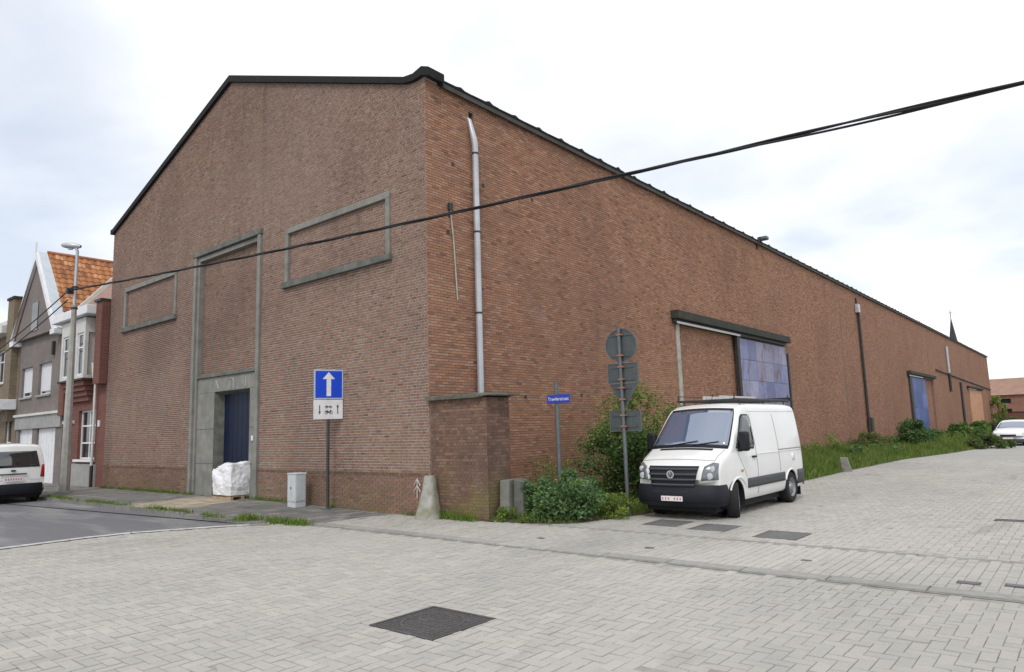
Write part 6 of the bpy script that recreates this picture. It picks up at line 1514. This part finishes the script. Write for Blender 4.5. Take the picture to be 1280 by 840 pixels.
for i, (x_, y_, r_, h_) in enumerate([(1.4, 15.0, 0.9, 0.7), (1.2, 19.5, 1.0, 1.0), (1.4, 24.0, 0.9, 1.0), (2.9, 23.5, 0.7, 0.55), (1.4, 36.5, 1.0, 0.9), (3.2, 27.0, 0.8, 0.6)]):
    bush('weed_clump', ['low nettles at the wall beyond the van', 'wispy tall weeds before the lilac door end of wall', 'tall weeds short of the black rain pipe', 'low weeds out in the grass near the marker stone', 'green weeds just past the black rain pipe', 'low leafy weeds in the grass opposite the black rain pipe'][i], (x_, y_, 0.04), r_, r_ * 1.5, h_, 1500, 0.10, ['leaf_deep', 'leaf_dry', 'leaf_light', 'leaf_blue', 'leaf_deep', 'leaf_blue'][i], 12, 'weed clumps along the long wall', mat2='leaf_light', frac2=0.35, cat='weeds')
for i, (x_, y_, r_, h_) in enumerate([(2.5, 47.0, 1.5, 0.95), (2.2, 60.0, 1.8, 1.0), (2.4, 76.0, 2.2, 1.0), (2.2, 93.0, 2.4, 1.2)]):
    bush('hedge_bush', ['green bush below the second infilled doorway', 'green bush below the short hanging pipe', 'green bush before the tan wooden door', 'green bush at the far end of the long wall'][i], (x_, y_, 0.04), r_, r_ * 2.2, h_, 2200, 0.26, 'leaf_deep', 14, 'bushes far along the wall', mat2='grass_green', frac2=0.3)
bush('dark_bush', 'flat dark bush growing out into the yard before the white hatchback', (6.5, 36.0, 0.0), 1.45, 1.0, 0.62, 3600, 0.15, 'leaf_deep', 18, low=0.1, mat2='leaf_dry', frac2=0.35)
def tree(name, label, loc, h, r, n, leaf, mat, group=None, mat2=None):
    t = thing(name, label, 'tree', loc, 0, group); m = MB()
    m.tube([(0, 0, 0), (0.1, 0.05, h * 0.3), (0.05, -0.1, h * 0.6), (0, 0, h * 0.85)], [0.05 * h * 0.5, 0.035 * h * 0.5, 0.02 * h * 0.5, 0.03], 8); m.build('trunk', 'bark', t)
    Cs = []; k = 26; lm = MB()
    for i in range(k):
        a = rng.uniform(0, 6.28); z = rng.uniform(0.30, 0.95); q = r * math.sqrt(rng.uniform(0.05, 1)) * math.sqrt(max(0.1, 1 - ((z - 0.55) / 0.5) ** 2))
        c = np.array([math.cos(a) * q, math.sin(a) * q, z * h]); lm.tube([(0.05, 0, z * h * 0.65), tuple(c)], [0.02 * h * 0.3, 0.01], 5, cap=False)
        p = rng.normal(0, 1, (n // k, 3)); p /= np.linalg.norm(p, axis=1)[:, None]; p *= (rng.uniform(0.2, 1, n // k) ** 0.5)[:, None] * r * 0.38; Cs.append(p + c)
    lm.build('limbs', 'bark', t); C = np.concatenate(Cs)
    V, F, rr = leaves_np(C, leaf, rng.random((len(C), 3))); o = link('crown', mesh_np('crown', V, F, rr), mat, t); tag(o, kind='stuff')
    return t
tree('round_tree', 'olive green tree before the far brick building', (7.5, 118.0, 0), 6.5, 3.4, 5200, 0.42, 'leaf_dry')
tree('slim_tree', 'slim thin leaved tree at the far corner of the warehouse', (0.9, 106.0, 0), 4.4, 0.9, 900, 0.30, 'leaf_light')
tree('round_tree', 'broad green tree farther along the far brick building', (16.0, 126.0, 0), 7.5, 4.2, 5200, 0.48, 'leaf_deep')
WB_ = thing('low_wall', 'low dark brick wall across the far end of the yard', 'wall', (0.2, 112.0, -0.1))
MB().box(0, 0, 0, 34, 0.4, 2.2).build('wall', 'house_red', WB_); MB().box(-0.05, -0.06, 2.201, 34.05, 0.46, 2.32).build('coping', 'concrete_dark', WB_)
